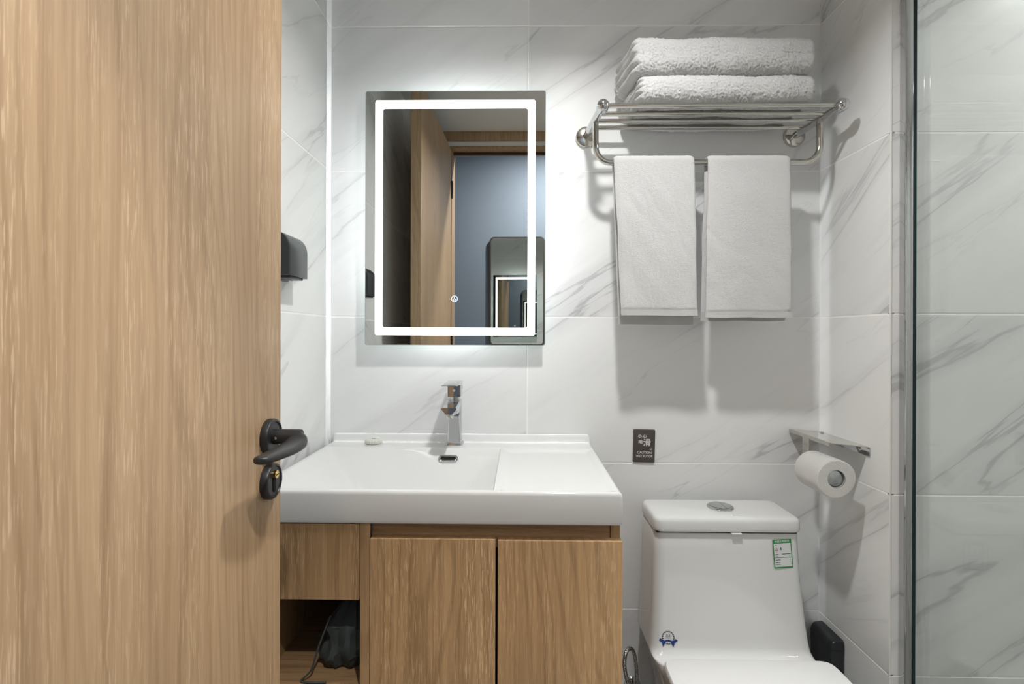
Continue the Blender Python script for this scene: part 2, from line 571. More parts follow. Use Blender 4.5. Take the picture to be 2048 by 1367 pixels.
# ------------------------------------------------------------------ ceiling lamps
for k, lab in (('main', 'round surface-mounted downlight on the bathroom ceiling, outside the picture'),
               ('shower', 'round recessed downlight over the shower, outside the picture'),
               ('hall', 'round recessed downlight in the hallway ceiling, outside the picture')):
    x, y, z = LAMPS[k]
    if k == 'hall': z = 2.5
    t = thing('ceiling_downlight', lab, 'downlight', (x, y, z))
    lathe('ring', [(0.040, 0.0), (0.056, 0.0), (0.054, -0.006), (0.043, -0.008), (0.040, -0.003)], (x, y, z), (0, 0, 1), M_CHROME, t)
    if k == 'main':
        lathe('can', [(0.0001, 0.0), (0.050, 0.0), (0.050, CEIL - z), (0.0001, CEIL - z)], (x, y, z), (0, 0, 1), M_PLASTER, t)
    lathe('diffuser', [(0.0001, -0.002), (0.041, -0.002), (0.041, 0.0), (0.0001, 0.0)], (x, y, z), (0, 0, 1), M_LAMP, t)

# ------------------------------------------------------------------ open door
DRX, DRY, DANG = -0.3625, -1.335, math.radians(1.2)
dr = thing('door', 'tall light oak door standing open along the left wall', 'door', (DRX, DRY, 0), DANG)
DW, DT, DH = 0.7265, 0.040, 2.10
box('leaf', -DT, 0, 0, DW, 0.008, DH, M_DOOR, dr, 0.0012, 1, local=True)
box('latch_plate', -DT / 2 - 0.011, -DT / 2 + 0.011, DW - 0.002, DW + 0.0012, 0.88, 1.06, M_STEEL, dr, 0.0004, 1, local=True)
for z in (0.25, 1.05, 1.85):
    lathe('hinge', [(0.0001, 0), (0.006, 0), (0.006, 0.09), (0.0001, 0.09)], (0.004, -0.004, z), (0, 0, 1), M_BLACK, dr, 12, local=True)
HY = 0.6835   # lever axis along the leaf
hz, kz = 0.986, 0.9195


def handle(side):
    """side +1: the face towards the room, -1 the face towards the wall"""
    x0 = 0.0 if side > 0 else -DT
    s = side
    rose = [(0.0001, 0), (0.0262, 0), (0.0266, 0.002), (0.0266, 0.0085), (0.0255, 0.0105), (0.0225, 0.0112), (0.0215, 0.0096), (0.0001, 0.0096)]
    h = lathe('lever_handle', rose, (x0, HY, hz), (s, 0, 0), M_BLACK, dr, 40, local=True)
    # neck
    L = 0.050 if s > 0 else 0.034
    vs, fs = lathe_data([(0.0001, 0.008), (0.0112, 0.008), (0.0112, L - 0.003), (0.0105, L), (0.0001, L + 0.001)], (x0, HY, hz), (s, 0, 0), 24)
    raw('neck', vs, fs, M_BLACK, h, smooth=True, local=True)
    # grip: flattened blade running towards the hinges
    path = [(L - 0.012, 0.004, 0.000), (L - 0.004, -0.006, -0.002), (L - 0.001, -0.020, -0.007), (L - 0.002, -0.045, -0.0095), (L - 0.004, -0.075, -0.0095), (L - 0.006, -0.100, -0.009), (L - 0.007, -0.116, -0.0085)]
    path = spline([(x0 + s * a, HY + b, hz + c) for a, b, c in path], 6)
    n = len(path)
    rings = []
    for i, p in enumerate(path):
        t = i / (n - 1)
        wd = 0.0118 + 0.0055 * math.sin(PI * min(1, t * 1.15))
        th = 0.0086 - 0.0030 * t
        e = 1.0
        if t > 0.86:
            e = math.sqrt(max(0.02, 1 - ((t - 0.86) / 0.14) ** 2))
        if t < 0.08:
            e = 0.75 + 0.25 * t / 0.08
        ring = []
        for q in range(20):
            a = 2 * PI * q / 20
            ca, sa = math.cos(a), math.sin(a)
            f = lambda v, k: math.copysign(abs(v) ** k, v)
            ring.append(Vector((p.x + wd * e * f(ca, 0.8), p.y, p.z + th * (0.6 + 0.4 * e) * f(sa, 0.8))))
        rings.append(ring)
    loft('grip', rings, M_BLACK, h, local=True)
    sc = lathe('set_screw', [(0.0001, 0), (0.002, 0), (0.002, 0.0005), (0.0001, 0.0005)], (x0 + s * 0.017, HY - 0.0124, hz), (0, -1, 0), M_STEEL, h, 10, local=True)
    k = lathe('keyhole_rose', rose, (x0, HY, kz), (s, 0, 0), M_BLACK, dr, 40, local=True)
    # euro cylinder slot and brass cylinder
    out = [(u, v) for u, v in rrect(-0.0048, 0.0048, -0.0165, 0.012, 0.0047)]
    prism('slot', out, lambda u, v, hh: Vector((x0 + s * hh, HY + u, kz + v)), 0.0085, 0.0103, M_DARK, k, local=True)
    lathe('cylinder', [(0.0001, 0), (0.0062, 0), (0.0062, 0.0045), (0.0054, 0.0052), (0.0001, 0.0052)], (x0 + s * 0.0093, HY, kz + 0.010), (s, 0, 0), M_BRASS, k, 20, local=True)
    box('key_slit', x0 + s * 0.0142 - 0.0006, x0 + s * 0.0142 + 0.0006, HY - 0.0042, HY + 0.0042, kz + 0.0093, kz + 0.0107, M_DARK, k, local=True)


handle(1)
handle(-1)

# ------------------------------------------------------------------ lit mirror
MY, MB = -0.0385, -0.0335
mx0, mx1, mz0, mz1 = -0.4185, 0.0675, 1.110, 1.7935
mr = thing('lit_mirror', 'rectangular wall mirror with a glowing white band inside its edge', 'mirror', ((mx0 + mx1) / 2, 0, mz0))
ol = rrect(mx0, mx1, mz0, mz1, 0.006)
to = lambda u, v, h: Vector((u, h, v))
# glass body with green edges, silvered face
rings = [[to(u, v, MB) for u, v in ol], [to(u, v, MY + 0.0008) for u, v in ol], [to(u, v, MY) for u, v in rrect(mx0 + 0.0012, mx1 - 0.0012, mz0 + 0.0012, mz1 - 0.0012, 0.005)]]
glass = loft('glass_edge', rings, M_GEDGE, mr, cap=(True, False), smooth=True)
face = [to(u, v, MY) for u, v in rrect(mx0 + 0.0012, mx1 - 0.0012, mz0 + 0.0012, mz1 - 0.0012, 0.005)]
raw('mirror_glass', face, [tuple(range(len(face)))], M_MIRROR, mr)


def ring_plate(name, o1, o2, y0, y1, mat, parent):
    n = len(o1)
    vs = [to(u, v, y0) for u, v in o1] + [to(u, v, y0) for u, v in o2] + [to(u, v, y1) for u, v in o1] + [to(u, v, y1) for u, v in o2]
    fs = []
    for k in range(n):
        j = (k + 1) % n
        fs += [(k, j, n + j, n + k), (2 * n + k, 3 * n + k, 3 * n + j, 2 * n + j), (k, 2 * n + k, 2 * n + j, j), (n + k, n + j, 3 * n + j, 3 * n + k)]
    return raw(name, vs, fs, mat, parent)


ring_plate('light_band', rrect(-0.3912, 0.0396, 1.1365, 1.7685, 0.006), rrect(-0.3708, 0.0197, 1.1572, 1.7455, 0.006), MY - 0.0004, MY + 0.0002, M_LED, mr)
INS = 0.12
box('housing', mx0 + INS, mx1 - INS, MB + 0.001, 0.0, mz0 + INS, mz1 - INS, M_PLASTER, mr, 0.001)
b0, b1 = MB + 0.0003, MB + 0.0035
e = 0.0025
box('backlight_strip', mx0 + INS - e, mx0 + INS, b0, b1, mz0 + INS, mz1 - INS, M_LEDBACK, mr)
box('backlight_strip', mx1 - INS, mx1 - INS + e, b0, b1, mz0 + INS, mz1 - INS, M_LEDBACK, mr)
box('backlight_strip', mx0 + INS, mx1 - INS, b0, b1, mz0 + INS - e, mz0 + INS, M_LEDBACK, mr)
box('backlight_strip', mx0 + INS, mx1 - INS, b0, b1, mz1 - INS, mz1 - INS + e, M_LEDBACK, mr)
ic = (-0.1765, 1.2345)
tb = ring_plate('touch_switch', [(ic[0] + 0.0088 * math.cos(a * PI / 16), ic[1] + 0.0088 * math.sin(a * PI / 16)) for a in range(32)],
                [(ic[0] + 0.0073 * math.cos(a * PI / 16), ic[1] + 0.0073 * math.sin(a * PI / 16)) for a in range(32)], MY - 0.0004, MY + 0.0002, M_ICON, mr)
# little finger symbol in the ring
raw('symbol', [to(ic[0] + u, ic[1] + v, MY - 0.0003) for u, v in ((-0.001, 0.0055), (0.0006, 0.0055), (0.0006, 0.001), (0.0042, -0.0002), (0.0038, -0.0045), (0.0022, -0.0045), (0.0024, -0.0012), (-0.001, 0.0), (-0.001, -0.003), (-0.0032, -0.0012), (-0.0042, -0.0022), (-0.001, -0.0052))],
    [(0, 1, 2, 7), (2, 3, 4, 5, 6, 7), (7, 8, 9, 10, 11)], M_ICON, tb)

# ------------------------------------------------------------------ hall mirror (seen in the lit mirror)
hx0, hx1, hz0, hz1 = -0.209, 0.167, 1.063, 1.806
hm = thing('hallway_mirror', 'dark framed wall mirror with rounded corners on the blue wall, reflected in the lit mirror', 'mirror', ((hx0 + hx1) / 2, HALL_Y + 0.016, hz0), math.radians(1.6))
hw, hh = (hx1 - hx0) / 2, hz1 - hz0
to = lambda u, v, h: Vector((u, h, v))
f1 = rrect(-hw, hw, 0, hh, 0.03)
f2 = rrect(-hw + 0.009, hw - 0.009, 0.009, hh - 0.009, 0.022)
n = len(f1)
ring_plate('frame', f1, f2, -0.003, 0.018, M_FRAMEDK, None)
bpy.data.objects.remove(bpy.data.objects['frame'])
vs = [to(u, v, -0.003) for u, v in f1] + [to(u, v, -0.003) for u, v in f2] + [to(u, v, 0.018) for u, v in f1] + [to(u, v, 0.018) for u, v in f2]
fs = []
for k in range(n):
    j = (k + 1) % n
    fs += [(k, j, n + j, n + k), (2 * n + k, 3 * n + k, 3 * n + j, 2 * n + j), (k, 2 * n + k, 2 * n + j, j), (n + k, n + j, 3 * n + j, 3 * n + k)]
raw('frame', vs, fs, M_FRAMEDK, hm, local=True)
raw('mirror_glass', [to(u, v, 0.012) for u, v in f2], [tuple(range(len(f2)))], M_MIRROR, hm, local=True)

# ------------------------------------------------------------------ basin (wash basin top)
BX0, BX1, BYF, BZ = -0.5125, 0.1915, -0.460, 0.8455
bs = thing('wash_basin', 'white ceramic wash basin with a thick front edge on the wooden vanity', 'wash basin', ((BX0 + BX1) / 2, BYF / 2, 0.785))


def smax(vals, k=0.0022):
    m = max(vals)
    return m + k * math.log(sum(math.exp((v - m) / k) for v in vals))


def smin(a, b, k=0.002): return -smax([-a, -b], k)


def sstep(a, b, x):
    t = max(0.0, min(1.0, (x - a) / (b - a)))
    return t * t * (3 - 2 * t)


def basin_z(x, y):
    rim = BZ
    bowl = smax([BZ - 0.112, BZ - 0.66 * (x + 0.498), BZ - 0.72 * (-0.094 - y), BZ - 7.0 * (-0.049 - x), BZ - 5.0 * (y + 0.447)], 0.0030)
    tray = smax([BZ - 0.0065, BZ - 0.5 * (x + 0.040), BZ - 0.5 * (-0.100 - y), BZ - 0.4 * (0.181 - x), BZ - 0.6 * (y + 0.449)], 0.0012)
    z = smin(rim, smin(bowl, tray, 0.0014), 0.0014) + 0.0012
    # raised ledge against the wall
    led = sstep(-0.0185, -0.0115, y)
    z += 0.0205 * led
    # rounded outer corner
    R = 0.0075
    dx = min(x - BX0, BX1 - x); dy = y - BYF
    for d in (dx, dy):
        if d < R:
            z -= R - math.sqrt(max(0, R * R - (R - d) ** 2))
    if led > 0.01:
        d2 = min(x - BX0 - 0.001, BX1 - 0.002 - x)
        if d2 < 0.006: z -= led * 0.5 * (0.006 - max(0, math.sqrt(max(0, 0.006 ** 2 - (0.006 - max(d2, 0)) ** 2))))
    if y > -0.007: z -= 0.003 * (1 + y / 0.007) if y > -0.007 else 0
    return z


def lines(a, b, n, extra):
    s = {round(a + (b - a) * i / n, 5) for i in range(n + 1)}
    for c, r, m in extra:
        for i in range(m + 1):
            v = round(c - r + 2 * r * i / m, 5)
            if a <= v <= b: s.add(v)
    return sorted(s)


xs = lines(BX0, BX1, 70, [(BX0 + 0.005, 0.005, 10), (BX1 - 0.005, 0.005, 10), (-0.05, 0.014, 28), (-0.498, 0.012, 12), (0.18, 0.012, 12)])
ys = lines(BYF, -0.003, 60, [(BYF + 0.005, 0.005, 10), (-0.447, 0.012, 20), (-0.096, 0.014, 22), (-0.015, 0.006, 16), (-0.006, 0.003, 5)])
nx, ny = len(xs), len(ys)
vs = [(x, y, basin_z(x, y)) for y in ys for x in xs]
fs = [(j * nx + i, j * nx + i + 1, (j + 1) * nx + i + 1, (j + 1) * nx + i) for j in range(ny - 1) for i in range(nx - 1)]
border = [i for i in range(nx)] + [j * nx + nx - 1 for j in range(1, ny)] + [(ny - 1) * nx + i for i in range(nx - 2, -1, -1)] + [j * nx for j in range(ny - 2, 0, -1)]
prev = border
for zz, ins in ((0.7925, 0.0), (0.7875, 0.0012), (0.7845, 0.0045), (0.784, 0.009)):
    cur = []
    for b in border:
        x, y, _ = vs[b]
        x = min(max(x, BX0 + ins), BX1 - ins); y = max(y, BYF + ins)
        cur.append(len(vs)); vs.append((x, y, zz))
    m = len(border)
    for k in range(m):
        fs.append((prev[k], cur[k], cur[(k + 1) % m], prev[(k + 1) % m]))
    prev = cur
raw('bowl', vs, fs, M_CER, bs, smooth='all', fix=True)
# overflow on the sloping back of the bowl
oy, oz = -0.1245, BZ - 0.72 * 0.0305 + 0.0010
sl = math.atan(0.72)
Mo = Matrix.Translation((-0.180, oy, oz)) @ Matrix.Rotation(sl, 4, 'X')
def ov(u, v, h): return Mo @ Vector((u, v, h))
o1 = rrect(-0.0255, 0.0255, -0.0115, 0.0115, 0.0114, 8); o2 = rrect(-0.0195, 0.0195, -0.0056, 0.0056, 0.0055, 8)
loft('overflow_ring', [[ov(u, v, 0.0) for u, v in o1], [ov(u, v, 0.0035) for u, v in o1], [ov(u * 0.96, v * 0.94, 0.0048) for u, v in o1], [ov(u, v, 0.0042) for u, v in o2], [ov(u, v, 0.0005) for u, v in o2]], M_CHROME, bs, cap=(False, False))
prism('overflow_slot', o2, ov, 0.0, 0.0008, M_DARK, bs)
lathe('drain', [(0.0001, 0.004), (0.018, 0.005), (0.021, 0.003), (0.030, 0.002), (0.031, 0.0)], (-0.19, -0.32, BZ - 0.112 + 0.004), (0, 0, 1), M_CHROME, bs)

# ------------------------------------------------------------------ faucet
fx = -0.1740
ft = thing('faucet', 'chrome single lever basin faucet behind the bowl', 'faucet', (fx, -0.04, BZ))
FM = Matrix.Translation((fx, -0.040, BZ))
def frr(hx, y0, y1, z, r): return [FM @ Vector((u, v, z)) for u, v in rrect(-hx, hx, y0, y1, r, 5)]
loft('base', [frr(0.0240, -0.026, 0.0215, 0.0, 0.006), frr(0.0240, -0.026, 0.0215, 0.003, 0.006), frr(0.0215, -0.024, 0.020, 0.0055, 0.006)], M_CHROME, ft)
col = []
for i in range(13):
    t = i / 12
    col.append(frr(0.0180 + 0.0012 * (1 - t) ** 2, -0.022 - 0.002 * t, 0.019 - 0.002 * t, 0.005 + 0.113 * t, 0.006))
col.append(frr(0.0170, -0.022, 0.016, 0.1205, 0.006))
loft('column', col, M_CHROME, ft)
sp = []
for i in range(11):
    t = i / 10
    y = -0.010 - 0.112 * t
    zt = 0.1205 - 0.006 * t
    zb = 0.086 + 0.006 * t if t < 0.9 else 0.0916 + 0.006 * (t - 0.9) / 0.1
    hx = 0.0180 + 0.0006 * t
    hb = hx - 0.001 - 0.008 * t
    c = 0.002
    sp.append([FM @ Vector(p) for p in ((-hx + c, y, zt), (hx - c, y, zt), (hx, y, zt - c), (hx, y, zt - 0.005), (hb, y, zb + 0.002), (hb - 0.003, y, zb), (-hb + 0.003, y, zb), (-hb, y, zb + 0.002), (-hx, y, zt - 0.005), (-hx, y, zt - c))])
loft('spout', sp, M_CHROME, ft)
lathe('aerator', [(0.0001, 0.0), (0.0095, 0.0), (0.0105, 0.002), (0.0105, 0.010)], FM @ Vector((0, -0.107, 0.0855)), (0, 0, 1), M_STEEL, ft, 24)
lathe('neck', [(0.0001, 0.0), (0.0125, 0.0), (0.0125, 0.016), (0.0001, 0.016)], FM @ Vector((0, -0.003, 0.119)), (0, 0, 1), M_CHROME, ft, 28)
hb_ = loft('handle_block', [frr(0.0175, -0.024, 0.018, 0.1285, 0.003), frr(0.018, -0.024, 0.018, 0.131, 0.003), frr(0.018, -0.026, 0.018, 0.160, 0.003)], M_CHROME, ft)
lv = []
for y, zb, zt in ((0.0185, 0.146, 0.1680), (0.008, 0.154, 0.1698), (-0.02, 0.160, 0.1700), (-0.07, 0.1640, 0.1690), (-0.118, 0.1662, 0.1684), (-0.120, 0.1668, 0.1678)):
    hx = 0.0185
    lv.append([FM @ Vector(p) for p in ((-hx, y, zb), (hx, y, zb), (hx, y, zt - 0.0008), (hx - 0.001, y, zt), (-hx + 0.001, y, zt), (-hx, y, zt - 0.0008))])
loft('lever', lv, M_CHROME, ft)
lathe('indicator', [(0.0001, 0.0012), (0.0026, 0.0012), (0.0036, 0.0008), (0.0036, 0.0)], FM @ Vector((0.0, -0.0255, 0.146)), (0, -1, 0), M_WHITEINK, ft, 20)

# ------------------------------------------------------------------ wrapped soap on the ledge
so = thing('wrapped_soap', 'small round pleat-wrapped soap on the basin ledge left of the faucet', 'soap', (-0.391, -0.047, BZ + 0.001))
prof_n, seg = 7, 40
vs, fs = [], []
for i in range(seg):
    a = 2 * PI * i / seg
    pl = 1 + 0.035 * (1 if i % 2 else -1)
    for r, h, q in ((0.0005, 0.0002, 0), (0.019, 0.0, 0), (0.0222, 0.003, 1), (0.0222, 0.0095, 1), (0.019, 0.0132, 1), (0.010, 0.0138, 1), (0.0005, 0.0130, 0)):
        rr = r * (pl if q else 1)
        vs.append((-0.391 + rr * math.cos(a), -0.047 + rr * math.sin(a), BZ + 0.0012 + h))
for i in range(seg):
    j = (i + 1) % seg
    for k in range(prof_n - 1):
        fs.append((i * prof_n + k, j * prof_n + k, j * prof_n + k + 1, i * prof_n + k + 1))
raw('wrapper', vs, fs, M_SOAP, so)
lathe('seal', [(0.0001, 0.0), (0.006, 0.0), (0.0058, 0.0006), (0.0001, 0.0008)], (-0.391, -0.047, BZ + 0.0146), (0, 0, 1), M_GREYINK, so, 16)

# ------------------------------------------------------------------ vanity cabinet
vc = thing('vanity_cabinet', 'brown oak vanity cabinet under the white basin, with an open cubby', 'cabinet', (-0.16, -0.23, 0))
CZ, CB = 0.7835, 0.14
box('side_panel', -0.512, -0.496, -0.440, -0.012, CB, CZ, M_CAB, vc, 0.0008, 1)
box('side_panel', 0.1725, 0.1905, -0.440, -0.012, CB, CZ, M_CAB, vc, 0.0008, 1)
dv = bmesh.new()
bm_box(dv, -0.3000, -0.2815, -0.4525, -0.4485, CB, CZ - 0.0006, 0.0006, 1)
bm_box(dv, -0.3000, -0.2815, -0.4485, -0.012, CB, 0.72)
from_bm('divider_panel', dv, M_CAB, vc)
box('back_panel', -0.496, 0.1725, -0.020, -0.012, CB, CZ, M_CAB, vc)
box('bottom_panel', -0.496, 0.1725, -0.440, -0.020, CB, CB + 0.016, M_CAB, vc)
box('cubby_shelf', -0.496, -0.3000, -0.445, -0.020, 0.452, 0.468, M_CABH, vc, 0.0006, 1)
box('top_rail', -0.2815, 0.1712, -0.4400, -0.4372, 0.735, CZ - 0.0006, M_CABH, vc, 0.0008, 1)
box('drawer_front', -0.512, -0.3008, -0.4565, -0.4485, 0.6405, CZ - 0.0006, M_CAB, vc, 0.0008, 1)
box('door', -0.2792, -0.0447, -0.460, -0.4405, CB + 0.002, 0.7578, M_CAB, vc, 0.0014, 2)
box('door', -0.0402, 0.1913, -0.460, -0.4405, CB + 0.002, 0.7565, M_CAB, vc, 0.0014, 2)
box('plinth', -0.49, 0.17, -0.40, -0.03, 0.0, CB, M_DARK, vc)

# dark bag in the cubby
bg = thing('cloth_bag', 'dark grey cloth bag slumped in the open cubby of the vanity', 'bag', (-0.345, -0.33, 0.468))
rings = []
NB = 34
for i in range(15):
    t = i / 14
    z = 0.469 + 0.135 * t
    k = math.sin(PI * (0.12 + 0.80 * t)) ** 0.6
    rx, ry = 0.054 * k * (1.32 - 0.78 * t), 0.070 * k * (1.15 - 0.6 * t)
    ring = []
    for q in range(NB):
        a = 2 * PI * q / NB
        p = Vector((math.cos(a), math.sin(a), t * 2.2))
        d = 1 + 0.30 * fbm(p, 1.7) + 0.06 * math.sin(9 * a + 4 * t)
        ring.append((min(-0.302, -0.353 + rx * d * math.cos(a) + 0.01 * t), -0.345 + ry * d * math.sin(a), max(0.4685, z + 0.010 * fbm(p, 2.1))))
    rings.append(ring)
loft('pouch', rings, M_BAG, bg)
dp = spline([(-0.375, -0.40, 0.58), (-0.39, -0.425, 0.53), (-0.402, -0.428, 0.49), (-0.42, -0.432, 0.4715), (-0.40, -0.436, 0.4715), (-0.37, -0.435, 0.4715)], 6)
tube('drawstring', dp, 0.0018, M_BAG, bg, 8)

# ------------------------------------------------------------------ soap dispenser on the left wall
ds = thing('wall_dispenser', 'black plastic dispenser with a curved top on the left wall', 'dispenser', (XL, -0.31, 1.255))
prof = [(XL + 0.0005, 1.262)]
prof += [(-0.4795, 1.262), (-0.4790, 1.266), (-0.4790, 1.318)]
for i in range(1, 11):
    a = 0.5 * PI * i / 10
    prof.append((-0.4790 - 0.030 + 0.030 * math.cos(a), 1.318 + 0.036 * math.sin(a)))
prof.append((XL + 0.0005, 1.354))
y0d, y1d = -0.3575, -0.2645
def pd(y, s): return [Vector((XL + (x - XL) * s, y, 1.306 + (z - 1.306) * s)) for x, z in prof]
loft('cover', [pd(y0d, 0.965), pd(y0d + 0.002, 0.995), pd(y0d + 0.004, 1.0), pd(y1d - 0.004, 1.0), pd(y1d - 0.002, 0.995), pd(y1d, 0.965)], M_BLACKP, ds)
box('base_plate', XL, XL + 0.006, y0d + 0.006, y1d - 0.006, 1.255, 1.349, M_BLACK, ds, 0.001)
box('push_bar', XL + 0.012, -0.484, y0d + 0.014, y1d - 0.014, 1.2575, 1.263, M_BLACK, ds, 0.001)

# ------------------------------------------------------------------ towel rack
rk = thing('towel_rack', 'polished steel wall rack with four rods and a lower rail', 'towel rack', (0.475, 0, 1.685))
RZ = 1.6855
for xw, xt in ((0.1795, 0.1965), (0.7455, 0.7635)):
    lathe('flange', [(0.0001, 0.0), (0.0285, 0.0), (0.0285, 0.006), (0.027, 0.010), (0.022, 0.012), (0.0001, 0.0125)], (xw, -0.0003, RZ - 0.005), (0, -1, 0), M_STEEL, rk, 40)
    arm = tube('arm', [(xw, -0.010, RZ - 0.004), (xw + (xt - xw) * 0.1, -0.03, RZ - 0.003), (xt - 0.001, -0.180, RZ)], 0.0096, M_CHROME, rk, 24)
    lathe('end_cap', [(0.0001, 0.0135)] + [(0.0146 * math.sin(a), 0.0015 + 0.0120 * math.cos(a)) for a in [0.15 * k for k in range(1, 11)]] + [(0.0146, -0.013), (0.009, -0.016)], (xt, -0.187, RZ + 0.0005), (0, -1, 0), M_CHROME, rk, 32)
for y in (-0.176, -0.131, -0.0875, -0.0445):
    t = (-y - 0.01) / 0.17
    xa, xb = 0.1795 + 0.017 * t, 0.7455 + 0.018 * t
    tube('rod', [(xa, y, RZ + 0.0045), (xb, y, RZ + 0.0045)], 0.0058, M_STEEL, rk, 20)
ub = []
xl, xr, zb, R = 0.1895, 0.7505, 1.5735, 0.040
ub.append((xl, -0.113, RZ - 0.004))
ub.append((xl, -0.115, zb + R))
for i in range(1, 10):
    a = 0.5 * PI * i / 9
    ub.append((xl + R - R * math.cos(a), -0.115, zb + R - R * math.sin(a)))
for i in range(0, 10):
    a = 0.5 * PI * i / 9
    ub.append((xr - R + R * math.sin(a), -0.115, zb + R - R * math.cos(a)))
ub.append((xr, -0.113, RZ - 0.004))
tube('towel_rail', ub, 0.0076, M_STEEL, rk, 18)

# ------------------------------------------------------------------ bath towels folded on the rack
def folded_towel(name, label, x0, x1, y0, y1, z0, z1, seed, layers, sag=0.0, step=0.0021, left_tail=0.0, slope=0.0):
    """soft folded slab: cross-section in y-z swept along x; the left end shows its folds"""
    t = thing(name, label, 'towel', ((x0 + x1) / 2, (y0 + y1) / 2, z0), group='bath towels on the rack')
    hz_, hy_ = (z1 - z0) / 2, (y1 - y0) / 2
    cy, cz = (y0 + y1) / 2, (z0 + z1) / 2
    r = min(hz_ * 0.92, 0.034)
    out = rrect(-hy_, hy_, -hz_, hz_, r, 10)
    # resample the outline evenly
    pts = [Vector((a, b)) for a, b in out]
    segs, tot = [], 0.0
    for i in range(len(pts)):
        l = (pts[(i + 1) % len(pts)] - pts[i]).length
        segs.append(l); tot += l
    N = int(tot / step)
    res, i, acc = [], 0, 0.0
    for k in range(N):
        s = tot * k / N
        while acc + segs[i] < s:
            acc += segs[i]; i += 1
        f = (s - acc) / segs[i] if segs[i] else 0
        res.append(pts[i].lerp(pts[(i + 1) % len(pts)], f))
    NX = int((x1 - x0) / step)
    stations = []
    caps = 9
    for k in range(caps):        # rounded left end
        a = 0.5 * PI * k / caps
        stations.append((x0 + 0.012 * (1 - math.sin(a)), 1 - 0.32 * (1 - math.sin(a)) if k else 0.60))
    stations = [(x0 + 0.016 * (1 - math.cos(0.5 * PI * k / caps)), math.sin(0.5 * PI * (k + 0.6) / (caps + 0.6))) for k in range(caps)]
    NXm = int((x1 - x0 - 0.034) / step)
    stations += [(x0 + 0.016 + (x1 - x0 - 0.034) * k / NXm, 1.0) for k in range(NXm + 1)]
    stations += [(x1 - 0.018 + 0.018 * math.sin(0.5 * PI * (k + 1) / caps), math.cos(0.5 * PI * (k + 1) / (caps + 0.7))) for k in range(caps)]
    rings = []
    off = Vector((seed * 3.1, seed * 1.7, 0))
    # inner rings close the left end with fold layers
    def pt(x, u, v, sc, cap_t=0.0):
        inset = (1 - sc) * r
        uu = u * (hy_ - inset) / hy_ if hy_ else u
        vv = v * (hz_ - inset) / hz_
        y, z = cy + uu, cz + vv
        p = Vector((x, y, z))
        big = 0.0045 * noise.noise(p * 9 + off) + 0.0022 * noise.noise(p * 28 + off)
        fz = 0.0024 * noise.noise(p * 260 + off) + 0.0024 * noise.noise(p * 520 + off)
        d = Vector((0, uu, vv * 1.6)).normalized() if abs(uu) + abs(vv) > 1e-6 else Vector((-1, 0, 0))
        p += d * (big + fz)
        if vv > 0: p.z += 0.004 * noise.noise(Vector((x * 6, seed, 0))) + slope * (x - (x0 + x1) / 2)
        if sag and vv < 0:
            p.z -= sag * sstep(-0.040, -0.018, y) * (0.6 + 0.4 * math.sin((x - x0) / (x1 - x0) * PI))
            for yr in (-0.154, -0.110, -0.066):
                p.z -= 0.30 * sag * math.exp(-((y - yr) / 0.012) ** 2)
        return p
    first_sc = stations[0][1]
    for q in range(6):
        s = (q + 0.02) / 6
        ring = []
        for c in res:
            u, v = c.x * s, c.y * s
            p = pt(x0, u * (hy_ - (1 - first_sc) * r) / hy_, v * (hz_ - (1 - first_sc) * r) / hz_, 1.0)
            ring.append(p)
        rings.append(ring)
    for x, sc in stations:
        rings.append([pt(x, c.x, c.y, sc) for c in res])
    last = stations[-1]
    for q in range(5, -1, -1):
        s = (q + 0.02) / 6
        rings.append([pt(x1, c.x * s * (hy_ - (1 - last[1]) * r) / hy_, c.y * s * (hz_ - (1 - last[1]) * r) / hz_, 1.0) for c in res])
    # fold layers on the left end: scallops in x as a function of height
    for ring in rings[:6 + caps + 4]:
        for p in ring:
            k = 1 - sstep(x0, x0 + 0.03, p.x)
            ph = (p.z - z0) / (z1 - z0) * layers
            wv = 0.35 * noise.noise(Vector((p.y * 14, p.z * 12, seed)))
            p.x += k * (0.0105 * (1 - abs(math.sin(PI * (ph + wv))) ** 0.7) - 0.004 * noise.noise(Vector((p.y * 20, p.z * 30, seed + 4))))
            p.x -= k * left_tail * sstep(y0 + 0.03, y1, p.y)
    loft('folded_cloth', rings, M_TERRY, t, smooth='all')
    return t


folded_towel('bath_towel', 'thick white folded bath towel lying on the bare rack rods, lower of the two', 0.279, 0.7065, -0.1915, -0.010, 1.6965, 1.764, 1, 4, sag=0.017, left_tail=0.014)
folded_towel('bath_towel', 'thick white folded bath towel lying on top of the other folded towel', 0.267, 0.7060, -0.1905, -0.012, 1.7655, 1.858, 2, 4, left_tail=0.016, slope=-0.012)

